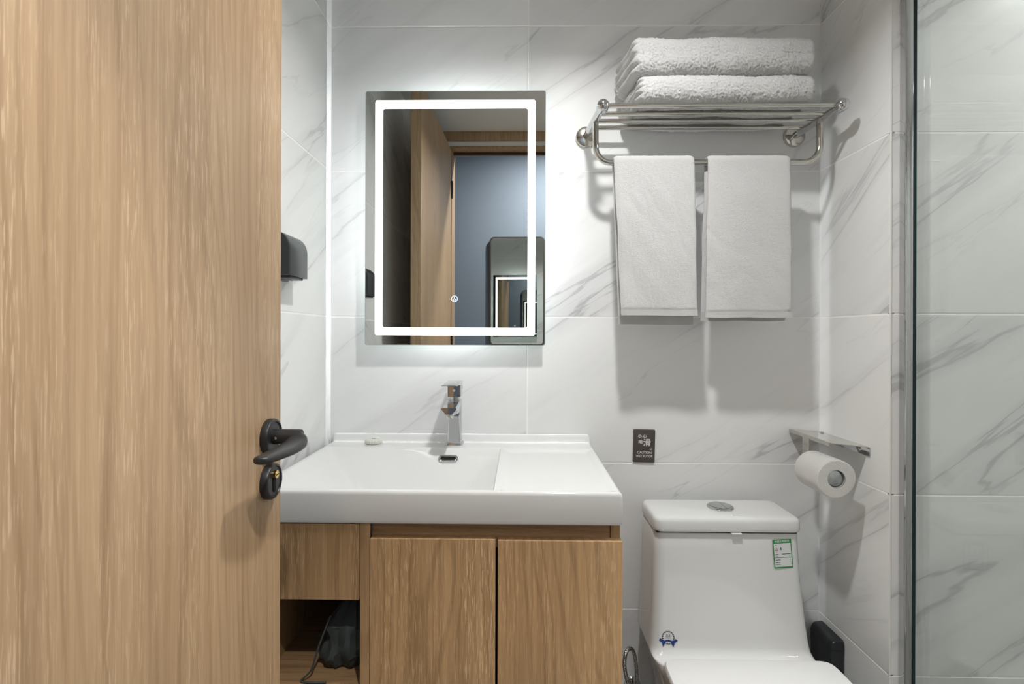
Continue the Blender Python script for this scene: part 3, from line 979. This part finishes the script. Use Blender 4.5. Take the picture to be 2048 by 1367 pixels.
# ------------------------------------------------------------------ hand towels hanging over the rail
def hand_towel(label, tl, tr_, bl, br, zbot, zback, seed, front=0.008):
    t = thing('hand_towel', label, 'towel', ((tl + tr_) / 2, -0.115, 1.58), group='hand towels on the rail')
    RR = 0.0118
    yb, zc = -0.115, 1.5735
    # centre line (offset sheet) from the front hem, over the rail, to the back hem
    path = []
    nf = 110
    for i in range(nf + 1):
        z = zbot + (zc - zbot) * i / nf
        path.append((yb - RR, z, 'f', i / nf))
    for i in range(1, 12):
        a = PI * i / 12
        path.append((yb - RR * math.cos(a), zc + RR * math.sin(a), 't', 1))
    nb = 70
    for i in range(nb + 1):
        z = zc - (zc - zback) * i / nb
        path.append((yb + RR, z, 'b', 1 - i / nb))
    nu = 64
    th = 0.0046
    off = Vector((seed * 5.3, 0, seed * 2.9))

    def sheet(side):
        g = []
        for (y, z, k, s) in path:
            row = []
            for i in range(nu + 1):
                u = i / nu
                hgt = (z - zbot) / (zc - zbot)
                hgt = max(-0.1, min(1, hgt))
                xl_ = bl + (tl - bl) * hgt; xr2 = br + (tr_ - br) * hgt
                x = xl_ + (xr2 - xl_) * u
                p = Vector((x, y, z))
                edge = min(u, 1 - u) * nu
                rnd = math.sqrt(min(1, (edge + 0.15) / 3.0))
                hem = sstep(0.0145, 0.0185, z - zbot) if k == 'f' else (sstep(0.0145, 0.0185, z - zback) if k == 'b' else 1.0)
                d = side * (0.0020 + (th - 0.0020) * hem) * rnd
                amp = 1 - sstep(0.75, 1.0, hgt)
                wr = amp * (0.0085 * noise.noise(Vector((x * 6 + z * 3.5, z * 4 - x * 2, seed))) + 0.0035 * noise.noise(Vector((x * 22 + z * 14, z * 9 - x * 9, seed + 3))))
                fz = side * hem * (0.0009 * noise.noise(p * 190 + off) + 0.0008 * noise.noise(p * 420 + off))
                if k == 'f': p.y += -d - abs(wr) * 0.9 - (fz * hem) - 0.010 * (1 - hgt)
                elif k == 'b': p.y += d + 0.3 * wr + fz
                else:
                    a = math.atan2(z - zc, y - yb)
                    p.y += math.cos(a) * (d + fz); p.z += math.sin(a) * (d + fz)
                p.x += 0.0022 * noise.noise(Vector((z * 9, seed, u * 2)))
                p.z += 0.004 * noise.noise(Vector((x * 9, seed, 5))) * (1 - hgt)
                row.append(p)
            g.append(row)
        return g
    outer, inner = sheet(1), sheet(-1)
    rows = len(outer)
    vs, fs = [], []
    for g in (outer, inner):
        for r in g: vs += r
    W = nu + 1
    K = rows * W
    for j in range(rows - 1):
        for i in range(nu):
            a = j * W + i
            fs.append((a, a + 1, a + W + 1, a + W))
            fs.append((K + a, K + a + W, K + a + W + 1, K + a + 1))
        for i in (0, nu):
            a = j * W + i
            fs.append((a, a + W, K + a + W, K + a))
    for i in range(nu):
        fs.append((i, K + i, K + i + 1, i + 1))
        a = (rows - 1) * W + i
        fs.append((a, a + 1, K + a + 1, K + a))
    raw('cloth', vs, fs, M_TERRY, t, smooth='all')
    # woven hem bands, front and back, each a little proud of the pile
    for nm, r0, r1, sgn in (('front_hem', 0, 4, -1), ('back_hem', rows - 5, rows - 1, 1)):
        vs, fs = [], []
        sub = range(r0, r1 + 1)
        for r in sub:
            for i in range(W):
                p = outer[r][i].copy(); q = inner[r][i].copy()
                dv = 0.0009
                p.y += sgn * dv; q.y -= sgn * dv
                if i == 0: p.x -= 0.0008; q.x -= 0.0008
                if i == nu: p.x += 0.0008; q.x += 0.0008
                vs += [p, q]
        n_ = len(list(sub))
        for j in range(n_ - 1):
            for i in range(nu):
                a = 2 * (j * W + i); b = a + 2; c = a + 2 * W; d_ = c + 2
                fs += [(a, b, d_, c), (a + 1, c + 1, d_ + 1, b + 1)]
            for i in (0, nu):
                a = 2 * (j * W + i); c = a + 2 * W
                fs.append((a, c, c + 1, a + 1))
        for j in (0, n_ - 1):
            for i in range(nu):
                a = 2 * (j * W + i)
                fs.append((a, a + 1, a + 3, a + 2))
        raw(nm, vs, fs, M_HEM, t, smooth=True)
    return t


hand_towel('white hand towel on the rail, rear hem hanging below its front, nearer the lit mirror', 0.2335, 0.4340, 0.2500, 0.4385, 1.1875, 1.166, 1)
hand_towel('white hand towel on the rail nearer the shower glass, hems nearly level', 0.4675, 0.6710, 0.4590, 0.6715, 1.1835, 1.176, 7)

# ------------------------------------------------------------------ wet floor sign
def text_mesh(body, size, to3, align='CENTER', mat=None, parent=None, name='lettering', bold=0.0, w=1.0):
    cu = bpy.data.curves.new('t', 'FONT')
    cu.body, cu.size, cu.align_x, cu.align_y = body, size, align, 'CENTER'
    cu.resolution_u = 3
    cu.offset = bold
    o = bpy.data.objects.new('t', cu)
    COL.objects.link(o)
    bpy.context.view_layer.update()
    me0 = bpy.data.meshes.new_from_object(o.evaluated_get(bpy.context.evaluated_depsgraph_get()))
    vs = [to3(v.co.x * w, v.co.y) for v in me0.vertices]
    fs = [tuple(p.vertices) for p in me0.polygons]
    bpy.data.objects.remove(o); bpy.data.curves.remove(cu); bpy.data.meshes.remove(me0)
    return raw(name, vs, fs, mat, parent, fix=False)


sx, sz, sw, sh = 0.3407, 0.8352, 0.0593, 0.0905
sg = thing('wet_floor_sign', 'small brown CAUTION WET FLOOR plaque on the tiled wall above the toilet tank', 'sign', (sx, 0, sz - sh / 2))
SR = Matrix.Rotation(math.radians(1.2), 4, 'Y')
def sgp(u, v, h):
    p = SR @ Vector((u, 0, v)); return Vector((sx + p.x, h, sz + p.z))
prism('plaque', rrect(-sw / 2, sw / 2, -sh / 2, sh / 2, 0.0035), sgp, 0.0, -0.0045, M_SIGN, sg, bevel=0.0012)
TY = -0.0047
P = 0.0593 / 590.0      # metres per zoomed pixel on the plaque
def stext(s, size, u, v, nm='lettering', bold=0.0, w=1.0):
    text_mesh(s, size, lambda a, b: sgp(u + a, v + b, TY), 'CENTER', M_WHITEINK, sg, nm, bold, w)
stext('小', 0.0118, -0.0120, 0.0262, bold=0.0002)
stext('心', 0.0118, 0.0010, 0.0262, bold=0.0002)
stext('地', 0.0118, -0.0105, 0.0106, bold=0.0002)
stext('滑', 0.0215, 0.0075, 0.0085, bold=0.0003)
rg = [(0.0185 + 0.0030 * math.cos(2 * PI * k / 20), -0.0075 + 0.0030 * math.sin(2 * PI * k / 20)) for k in range(20)]
rg2 = [(0.0185 + 0.0022 * math.cos(2 * PI * k / 20), -0.0075 + 0.0022 * math.sin(2 * PI * k / 20)) for k in range(20)]
raw('full_stop', [sgp(u, v, TY) for u, v in rg + rg2], [(k, (k + 1) % 20, 20 + (k + 1) % 20, 20 + k) for k in range(20)], M_WHITEINK, sg)
stext('CAUTION', 0.0088, 0.001, -0.0182, bold=0.00012)
stext('WET FLOOR', 0.0088, 0.001, -0.0278, bold=0.00012, w=0.93)

# ------------------------------------------------------------------ toilet
TX = 0.5015
tl = thing('toilet', 'white one-piece ceramic toilet with a closed lid beside the vanity', 'toilet', (TX, -0.35, 0))


def sec(x0, x1, yb, yf, z, r, bow=0.0, n=8):
    """plan outline of the tank at height z; the front side bows towards the camera"""
    rs = (r, r, min(r, 0.02), min(r, 0.02))
    out = []
    cx, hw_ = (x0 + x1) / 2, (x1 - x0) / 2
    for u, v in rrect(x0, x1, yf, yb, rs, n):
        k = 1 - ((u - cx) / hw_) ** 2
        wgt = max(0.0, (yb - v) / (yb - yf)) ** 4
        out.append(Vector((u, v - bow * k * wgt, z)))
    return out


def dense(ring, n=96):
    L = [0.0]
    for i in range(len(ring)):
        L.append(L[-1] + (ring[(i + 1) % len(ring)] - ring[i]).length)
    out, i = [], 0
    for k in range(n):
        s = L[-1] * k / n
        while L[i + 1] < s: i += 1
        f = (s - L[i]) / (L[i + 1] - L[i]) if L[i + 1] > L[i] else 0
        out.append(ring[i].lerp(ring[(i + 1) % len(ring)], f))
    return out


rings = []
YB = -0.030
for z, hw_, yf, xo, r in ((0.6612, 0.1715, -0.1630, 0.0, 0.022), (0.6605, 0.1745, -0.1670, 0.0, 0.022), (0.657, 0.1755, -0.1685, 0.0, 0.022), (0.62, 0.1765, -0.1705, 0.0, 0.022), (0.55, 0.1790, -0.1750, 0.0005, 0.022), (0.48, 0.1830, -0.1805, 0.002, 0.022),
                          (0.42, 0.1880, -0.1860, 0.003, 0.022), (0.398, 0.1900, -0.1885, 0.004, 0.022), (0.388, 0.1910, -0.1935, 0.004, 0.024), (0.3825, 0.1912, -0.2020, 0.004, 0.026), (0.3800, 0.1908, -0.2130, 0.004, 0.03),
                          (0.3790, 0.1895, -0.2300, 0.004, 0.036), (0.376, 0.1880, -0.2340, 0.004, 0.038), (0.34, 0.1740, -0.2360, 0.004, 0.04), (0.25, 0.150, -0.236, 0.004, 0.04), (0.10, 0.135, -0.236, 0.004, 0.04), (0.0, 0.133, -0.236, 0.004, 0.04)):
    rings.append(dense(sec(TX + xo - hw_, TX + xo + hw_, YB, yf, z, r, 0.004)))
loft('tank', rings, M_CER, tl, smooth='all')
# lid
rings = []
lx0, lx1 = 0.3265, 0.6765
for z, ins in ((0.6660, 0.02), (0.6660, 0.0035), (0.668, 0.0008), (0.674, 0.0), (0.690, 0.0), (0.6955, 0.0015), (0.6985, 0.005), (0.6998, 0.010), (0.7003, 0.030), (0.7006, 0.060)):
    rings.append(dense(sec(lx0 - 0.0015 + ins, lx1 + 0.0015 - ins, YB - ins * 0.5, -0.1765 + ins, z, max(0.004, 0.017 - ins * 0.2), 0.003)))
loft('tank_lid', rings, M_CER, tl, smooth='all')
box('lid_gap_shade', lx0 + 0.0065, lx1 - 0.0065, -0.1650, YB - 0.012, 0.6608, 0.6662, M_DARK, tl)  # near-black slab that paints the shade in the gap below the lid
fbx, fby, fbz = 0.5115, -0.0985, 0.7000
fb = lathe('flush_button', [(0.0325, 0.0), (0.0325, 0.003), (0.0305, 0.0052), (0.0270, 0.0058)], (fbx, fby, fbz), (0, 0, 1), M_CHROME, tl, 48)
def half(sign):
    prof_ = []
    pts2 = []
    for k in range(17):
        a = PI * k / 16
        pts2.append((sign * 0.0265 * math.sin(a), 0.0265 * math.cos(a)))
    split = 0.006
    pts2 = [(max(p[0], split + 0.0006) if sign > 0 else min(p[0], split - 0.0006), p[1]) for p in pts2]
    if sign < 0:
        pts2 = [(-0.0265 * math.sin(PI * k / 24 * 1.0), 0.0265 * math.cos(PI * k / 24)) for k in range(25)]
        pts2 = pts2 + [(split - 0.0006, -0.0258), (split - 0.0006, 0.0258)]
    prism('button_half', pts2, lambda u, v, h: Vector((fbx + u, fby + v, fbz + h)), 0.002, 0.0075 if sign < 0 else 0.0068, M_CHROME, fb, bevel=0.001)
half(-1); half(1)
tube('printed_mark', [(0.520 + 0.0022 * k, -0.1545 + 0.0007 * math.sin(k * 1.9), 0.7004) for k in range(11)], 0.0005, M_GREYINK, tl, 6)
box('lid_tab', 0.5085, 0.5325, -0.1790, -0.168, 0.6622, 0.6652, M_SILIC, tl, 0.0008)


# bowl
def egg(cx, yb, yf, hw_, z, n=96, pw=2.6, sq=0.0):
    cy, hl = (yb + yf) / 2, (yb - yf) / 2
    out = []
    for k in range(n):
        a = 2 * PI * k / n
        c, s = math.cos(a), math.sin(a)
        e = 2 / pw if s < 0 else 2 / (pw + sq)
        out.append(Vector((cx + hw_ * math.copysign(abs(c) ** e, c), cy + hl * math.copysign(abs(s) ** e, s), z)))
    return out


SX = 0.518
loft('bowl', [egg(SX - 0.01, -0.20, -0.70, 0.175, 0.372), egg(SX - 0.01, -0.20, -0.70, 0.176, 0.360), egg(SX - 0.01, -0.20, -0.69, 0.168, 0.30), egg(SX - 0.012, -0.20, -0.64, 0.140, 0.16), egg(SX - 0.013, -0.20, -0.60, 0.122, 0.06), egg(SX - 0.013, -0.20, -0.61, 0.128, 0.0)], M_CER, tl)
loft('seat', [egg(SX, -0.236, -0.71, 0.190, 0.372, sq=16), egg(SX, -0.234, -0.712, 0.192, 0.375, sq=16), egg(SX, -0.234, -0.712, 0.192, 0.3835, sq=16), egg(SX, -0.236, -0.71, 0.190, 0.386, sq=16)], M_CER, tl)
loft('seat_lid', [egg(SX, -0.237, -0.712, 0.1905, 0.3868, sq=16), egg(SX, -0.2345, -0.715, 0.193, 0.389, sq=16), egg(SX, -0.2345, -0.715, 0.193, 0.396, sq=16), egg(SX, -0.2375, -0.712, 0.190, 0.4003, sq=16), egg(SX, -0.245, -0.70, 0.180, 0.4022, sq=8), egg(SX, -0.28, -0.66, 0.145, 0.4032, sq=4)], M_CER, tl)
for dx in (-0.075, 0.075):
    tube('hinge', [(SX + dx - 0.02, -0.2335, 0.388), (SX + dx + 0.02, -0.2335, 0.388)], 0.0075, M_CER, tl, 16)


# front face of the tank, for the two stickers
def tank_y(x, z):
    tab = [(0.66, -0.1685, 0.1755, 0.0), (0.62, -0.1705, 0.1765, 0.0), (0.55, -0.1750, 0.179, 0.0005), (0.48, -0.1805, 0.183, 0.002), (0.42, -0.1860, 0.188, 0.003), (0.398, -0.1885, 0.19, 0.004)]
    for (za, ya, ha, xa), (zb_, yb_, hb2, xb2) in zip(tab, tab[1:]):
        if zb_ <= z <= za:
            f = (za - z) / (za - zb_)
            y = ya + (yb_ - ya) * f; h_ = ha + (hb2 - ha) * f; xo = xa + (xb2 - xa) * f
            return y - 0.004 * (1 - ((x - TX - xo) / h_) ** 2)
    return -0.17


def sticker_pt(cx, cz, ang):
    R = Matrix.Rotation(ang, 2)
    def f(u, v, lift=0.0005):
        q = R @ Vector((u, v)); x, z = cx + q.x, cz + q.y
        return Vector((x, tank_y(x, z) - lift, z))
    return f


# energy label: flat print on one sticker
lw, lh = 0.0455, 0.0675
lp = sticker_pt(0.6320, 0.6155, math.radians(3.2))
el = thing('efficiency_label', 'green and white paper label stuck on the upper right of the toilet tank', 'label', (0.632, tank_y(0.632, 0.6155), 0.58))


def patch(name, u0, u1, v0, v1, mat, parent, f, lift, nu=4, nv=4):
    vs = [f(u0 + (u1 - u0) * i / nu, v0 + (v1 - v0) * j / nv, lift) for j in range(nv + 1) for i in range(nu + 1)]
    fs = [(j * (nu + 1) + i, j * (nu + 1) + i + 1, (j + 1) * (nu + 1) + i + 1, (j + 1) * (nu + 1) + i) for j in range(nv) for i in range(nu)]
    return raw(name, vs, fs, mat, parent, fix=False)


patch('paper', -lw / 2, lw / 2, -lh / 2, lh / 2, M_GREEN, el, lp, 0.0004)
px_ = lw / 570.0       # label metres per zoomed pixel
def lrect(name, a0, a1, b0, b1, mat, lift=0.0008):
    return patch(name, -lw / 2 + a0 * lw, -lw / 2 + a1 * lw, lh / 2 - b1 * lh, lh / 2 - b0 * lh, mat, el, lp, lift, 2, 2)
lrect('upper_field', 0.05, 0.95, 0.135, 0.615, M_LABEL, 0.0007)
lrect('lower_field', 0.05, 0.95, 0.635, 0.945, M_LABEL, 0.0007)
text_mesh('中国水效标识', 0.0060, lambda a, b: lp(a, b + lh / 2 - 0.0048, 0.0008), 'CENTER', M_LABEL, el, 'heading', 0.0001)
lrect('printed_line', 0.12, 0.23, 0.178, 0.192, M_TEAL)
lrect('printed_line', 0.15, 0.20, 0.24, 0.28, M_TEAL)
lrect('printed_line', 0.12, 0.24, 0.305, 0.325, M_RED)
for a in (0.10, 0.16, 0.22):
    lrect('printed_mark', a, a + 0.04, 0.345, 0.395, M_RED)
lrect('printed_line', 0.13, 0.23, 0.42, 0.435, M_RED)
raw('tree_mark', [lp(-lw / 2 + a * lw, lh / 2 - b * lh, 0.0008) for a, b in ((0.41, 0.25), (0.46, 0.33), (0.46, 0.365), (0.36, 0.365), (0.36, 0.33))], [(0, 1, 2, 3, 4)], M_TEAL, el, fix=False)
for a0, a1, b0, m in ((0.10, 0.28, 0.500, M_INK), (0.45, 0.92, 0.498, M_INK), (0.10, 0.24, 0.555, M_GREYINK), (0.80, 0.92, 0.553, M_GREYINK), (0.09, 0.36, 0.69, M_INK), (0.86, 0.91, 0.69, M_INK),
                      (0.09, 0.34, 0.78, M_INK), (0.87, 0.91, 0.78, M_GREYINK), (0.09, 0.36, 0.855, M_GREYINK), (0.87, 0.91, 0.855, M_GREYINK)):
    lrect('printed_line', a0, a1, b0, b0 + 0.022, m)
# rosette badge with blue ribbon
bp = sticker_pt(0.3545, 0.4155, math.radians(-1.0))
bd = thing('ribbon_badge', 'round black and white badge sticker with blue ribbon low on the toilet tank', 'sticker', (0.3545, tank_y(0.3545, 0.4155), 0.40))
def disc(r0, r1, a0, a1, n, cx=0.0, cy=0.0):
    vs, fs = [], []
    for k in range(n + 1):
        a = a0 + (a1 - a0) * k / n
        vs += [(cx + r0 * math.cos(a), cy + r0 * math.sin(a)), (cx + r1 * math.cos(a), cy + r1 * math.sin(a))]
    for k in range(n): fs.append((2 * k, 2 * k + 1, 2 * k + 3, 2 * k + 2))
    return vs, fs
def bshape(name, shape, mat, lift):
    vs, fs = shape
    return raw(name, [bp(u, v, lift) for u, v in vs], fs, mat, bd, fix=False)
CY = 0.0045
bshape('white_disc', disc(0.0, 0.0140, 0, 2 * PI, 40, 0, CY), M_LABEL, 0.0004)
bshape('rim', disc(0.0138, 0.0148, 0, 2 * PI, 48, 0, CY), M_INK, 0.0006)
for k in range(16):
    a = 2 * PI * (k + 0.5) / 16
    bshape('tooth', disc(0.0118, 0.0140, a - 0.11, a + 0.11, 3, 0, CY), M_INK, 0.0007)
for u0, u1, v0, v1, m in ((-0.0048, -0.0012, 0.0085, 0.0115, M_GREYINK), (0.0012, 0.0048, 0.0085, 0.0115, M_GREYINK), (-0.0068, 0.0068, 0.0064, 0.0070, M_INK), (-0.0052, 0.0052, 0.0040, 0.0050, M_GREYINK), (-0.010, 0.010, 0.0018, 0.0023, M_GREYINK)):
    patch('printed_line', u0, u1, v0, v1, m, bd, bp, 0.0007, 2, 2)
vs, fs = [], []
for k in range(17):
    u = -0.0125 + 0.025 * k / 16
    v = -0.0022 - 0.0042 * (u / 0.0125) ** 2
    vs += [(u, v - 0.0022), (u, v + 0.0018)]
for k in range(16): fs.append((2 * k, 2 * k + 2, 2 * k + 3, 2 * k + 1))
bshape('ribbon', (vs, fs), M_RIBBON, 0.0009)
for s in (-1, 1):
    bshape('ribbon_end', ([(s * 0.0105, -0.0045), (s * 0.0175, 0.0022), (s * 0.0225, -0.0018), (s * 0.0135, -0.0078)], [(0, 1, 2, 3)]), M_RIBBON, 0.0010)
    bshape('ribbon_tail', ([(s * 0.0140, -0.0035), (s * 0.0070, -0.0070), (s * 0.0085, -0.0105), (s * 0.0120, -0.0155), (s * 0.0145, -0.0100)], [(0, 1, 2, 3, 4)]), M_RIBBON, 0.0011)

# ------------------------------------------------------------------ water supply hose and valve
hs = thing('supply_hose', 'braided steel water hose looping out of the tiled wall beside the toilet', 'hose', (0.29, -0.03, 0.2))
hp = spline([(0.311, -0.050, 0.205), (0.3125, -0.045, 0.245), (0.309, -0.042, 0.280), (0.302, -0.045, 0.301), (0.291, -0.055, 0.3115), (0.2805, -0.066, 0.308), (0.274, -0.076, 0.289), (0.275, -0.084, 0.266), (0.281, -0.090, 0.244), (0.293, -0.094, 0.226), (0.309, -0.096, 0.218), (0.330, -0.098, 0.2165)], 8)
tube('braid', hp, 0.0050, M_BRAID, hs, 14)
lathe('coupling', [(0.0001, 0), (0.0085, 0), (0.0085, 0.016), (0.006, 0.019), (0.0001, 0.019)], (0.311, -0.050, 0.190), (0, 0, 1), M_YELLOW, hs, 12)
av = thing('angle_valve', 'yellowish angle valve low on the wall beside the toilet', 'valve', (0.311, 0, 0.18))
lathe('wall_flange', [(0.0001, 0), (0.024, 0), (0.022, 0.005), (0.010, 0.008), (0.0001, 0.008)], (0.311, 0, 0.178), (0, -1, 0), M_CHROME, av, 28)
lathe('body', [(0.0001, 0.006), (0.0085, 0.006), (0.0085, 0.040), (0.0115, 0.042), (0.0115, 0.060), (0.0001, 0.060)], (0.311, 0, 0.178), (0, -1, 0), M_CHROME, av, 24)
lathe('outlet', [(0.0001, 0), (0.0075, 0), (0.0075, 0.013), (0.0001, 0.013)], (0.311, -0.050, 0.178), (0, 0, 1), M_YELLOW, av, 20)
lathe('knob', [(0.0001, 0), (0.0135, 0.0), (0.0150, 0.004), (0.0150, 0.016), (0.0125, 0.020), (0.0001, 0.021)], (0.311, -0.060, 0.178), (0, -1, 0), M_CHROME, av, 16)

# ------------------------------------------------------------------ black bin between toilet and wall
bn = thing('slim_bin', 'slim black plastic bin squeezed between toilet and the tiled side wall', 'bin', (0.785, -0.08, 0))
def binring(z, ins):
    return [Vector((u, v, z)) for u, v in rrect(0.781 + ins, 0.8165 - ins * 0.3, -0.114 + ins * 0.5, -0.020, (0.006, 0.003, 0.003, 0.008), 5)]
loft('body', [binring(0.0, 0.01), binring(0.02, 0.006), binring(0.345, 0.0), binring(0.348, 0.002)], M_BLACKP, bn)
def lidring(z, l, f):
    return [Vector((u, v, z)) for u, v in rrect(0.781 + l, 0.8170, -0.1145 + f, -0.019, (0.006, 0.003, 0.003, 0.008), 5)]
loft('lid', [lidring(0.349, 0.0, 0.0), lidring(0.356, 0.001, 0.0), lidring(0.364, 0.004, 0.001), lidring(0.369, 0.009, 0.002), lidring(0.3705, 0.016, 0.005)], M_BLACKP, bn)

# ------------------------------------------------------------------ toilet roll holder and roll
th_ = thing('roll_holder', 'polished steel toilet roll holder with a flat shelf on the right-hand tiles', 'toilet roll holder', (XR, -0.1, 0.87))
XS, YN, YB2 = 0.735, -0.2005, -0.004
def shz(x): return 0.8765 + (XR - x) / (XR - XS) * 0.0070
out = [(XR - 0.0005, YB2), (XS, YB2), (XS, -0.183), (XS + 0.0015, -0.190), (XS + 0.006, -0.194)]
for k in range(1, 9):
    t = k / 8
    out.append((XS + 0.006 + (XR - 0.0065 - XS) * t, -0.194 - 0.0065 * t + 0.0025 * math.sin(PI * t)))
prism('shelf_plate', out, lambda u, v, h: Vector((u, v, shz(u) + h)), 0.0, 0.0016, M_STEEL, th_, smooth=False)
box('front_lip', XS - 0.0012, XS + 0.0006, -0.186, YB2, shz(XS) - 0.0075, shz(XS) + 0.0018, M_STEEL, th_, 0.0005, 1)
box('wall_plate', XR - 0.0028, XR, -0.2045, -0.03, 0.8565, 0.8785, M_CHROME, th_, 0.0012, 2)
for y in (-0.17, -0.06):
    lathe('screw', [(0.0001, 0.002), (0.003, 0.0018), (0.004, 0.0)], (XR - 0.0028, y, 0.8675), (-1, 0, 0), M_STEEL, th_, 16)
lathe('screw', [(0.0001, 0.0032), (0.0045, 0.003), (0.005, 0.0)], (XR - 0.010, -0.028, 0.879), (0, 0, 1), M_CHROME, th_, 16)
rx, rz = 0.734, 0.8068
box('drop_arm', XS - 0.001, XS + 0.0012, -0.099, -0.070, rz - 0.010, shz(XS) - 0.005, M_STEEL, th_, 0.0008, 1)
lathe('spindle', [(0.0001, 0), (0.0060, 0), (0.0060, 0.118), (0.0001, 0.118)], (rx, -0.085, rz), (0, -1, 0), M_STEEL, th_, 24)
lathe('spindle_cap', [(0.006, 0), (0.0186, 0.0), (0.0190, 0.003), (0.0178, 0.006), (0.010, 0.0078), (0.0001, 0.0085)], (rx, -0.2035, rz), (0, -1, 0), M_CHROME, th_, 32)
tr = thing('toilet_roll', 'white toilet paper roll on the steel holder', 'toilet roll', (rx, -0.165, rz))
vs, fs = [], []
prof = [(0.0207, 0.0005), (0.030, 0.0), (0.0425, 0.0005), (0.0448, 0.003)] + [(0.0452, 0.003 + 0.094 * k / 8) for k in range(1, 8)] + [(0.0448, 0.097), (0.0425, 0.0995), (0.030, 0.100), (0.0207, 0.0995)]
np_ = len(prof); SEG = 56
for i in range(SEG):
    a = 2 * PI * i / SEG
    for r, h in prof:
        k = 1 + (0.016 * math.sin(2 * a + 0.6) + 0.012 * math.sin(3 * a + 1.0)) * (1 if r > 0.03 else 0)
        vs.append((rx + r * k * math.cos(a), -0.215 + h, rz + r * k * math.sin(a)))
for i in range(SEG):
    j = (i + 1) % SEG
    for k in range(np_):
        k2 = (k + 1) % np_
        if k2 == 0: continue
        fs.append((i * np_ + k, j * np_ + k, j * np_ + k2, i * np_ + k2))
raw('paper', vs, fs, M_PAPER, tr, smooth=True)
lathe('core', [(0.0206, 0.0), (0.0206, 0.099), (0.0198, 0.099), (0.0198, 0.0), (0.0206, 0.0)], (rx, -0.1155, rz), (0, -1, 0), M_GREYINK, tr, 40)

# ------------------------------------------------------------------ shower glass
sp_ = thing('shower_screen', 'clear glass shower screen with a chrome wall channel at its edge', 'shower screen', (0.855, -0.8, 0))
PX0, PX1 = 0.8555, 0.8635
YC = -0.2875
box('wall_channel', 0.838, 0.8535, YC, YS - 0.0003, 0.0, CEIL, M_CHROME, sp_, 0.0008, 2)
box('seal', 0.8538, 0.8570, YC - 0.0006, YS - 0.0003, 0.0, CEIL, M_SEAL, sp_)
bm = bmesh.new()
bm_box(bm, PX0 + 0.0017, PX1, -1.32, YS - 0.006, 0.012, 2.08)
bmesh.ops.recalc_face_normals(bm, faces=bm.faces)
for f in bm.faces:
    f.material_index = 0 if abs(f.normal.x) > 0.9 else 1
me = bpy.data.meshes.new('pane'); bm.to_mesh(me); bm.free()
put('pane', me, [M_PANE, M_GDARK], sp_)
box('bottom_rail', PX0 - 0.004, PX1 + 0.006, -1.32, YC - 0.001, 0.0, 0.014, M_CHROME, sp_, 0.001)
box('edge_strip', PX0 + 0.0012, PX0 + 0.0018, YC - 0.003, YC + 0.004, 0.014, 2.08, M_GDARK, sp_)
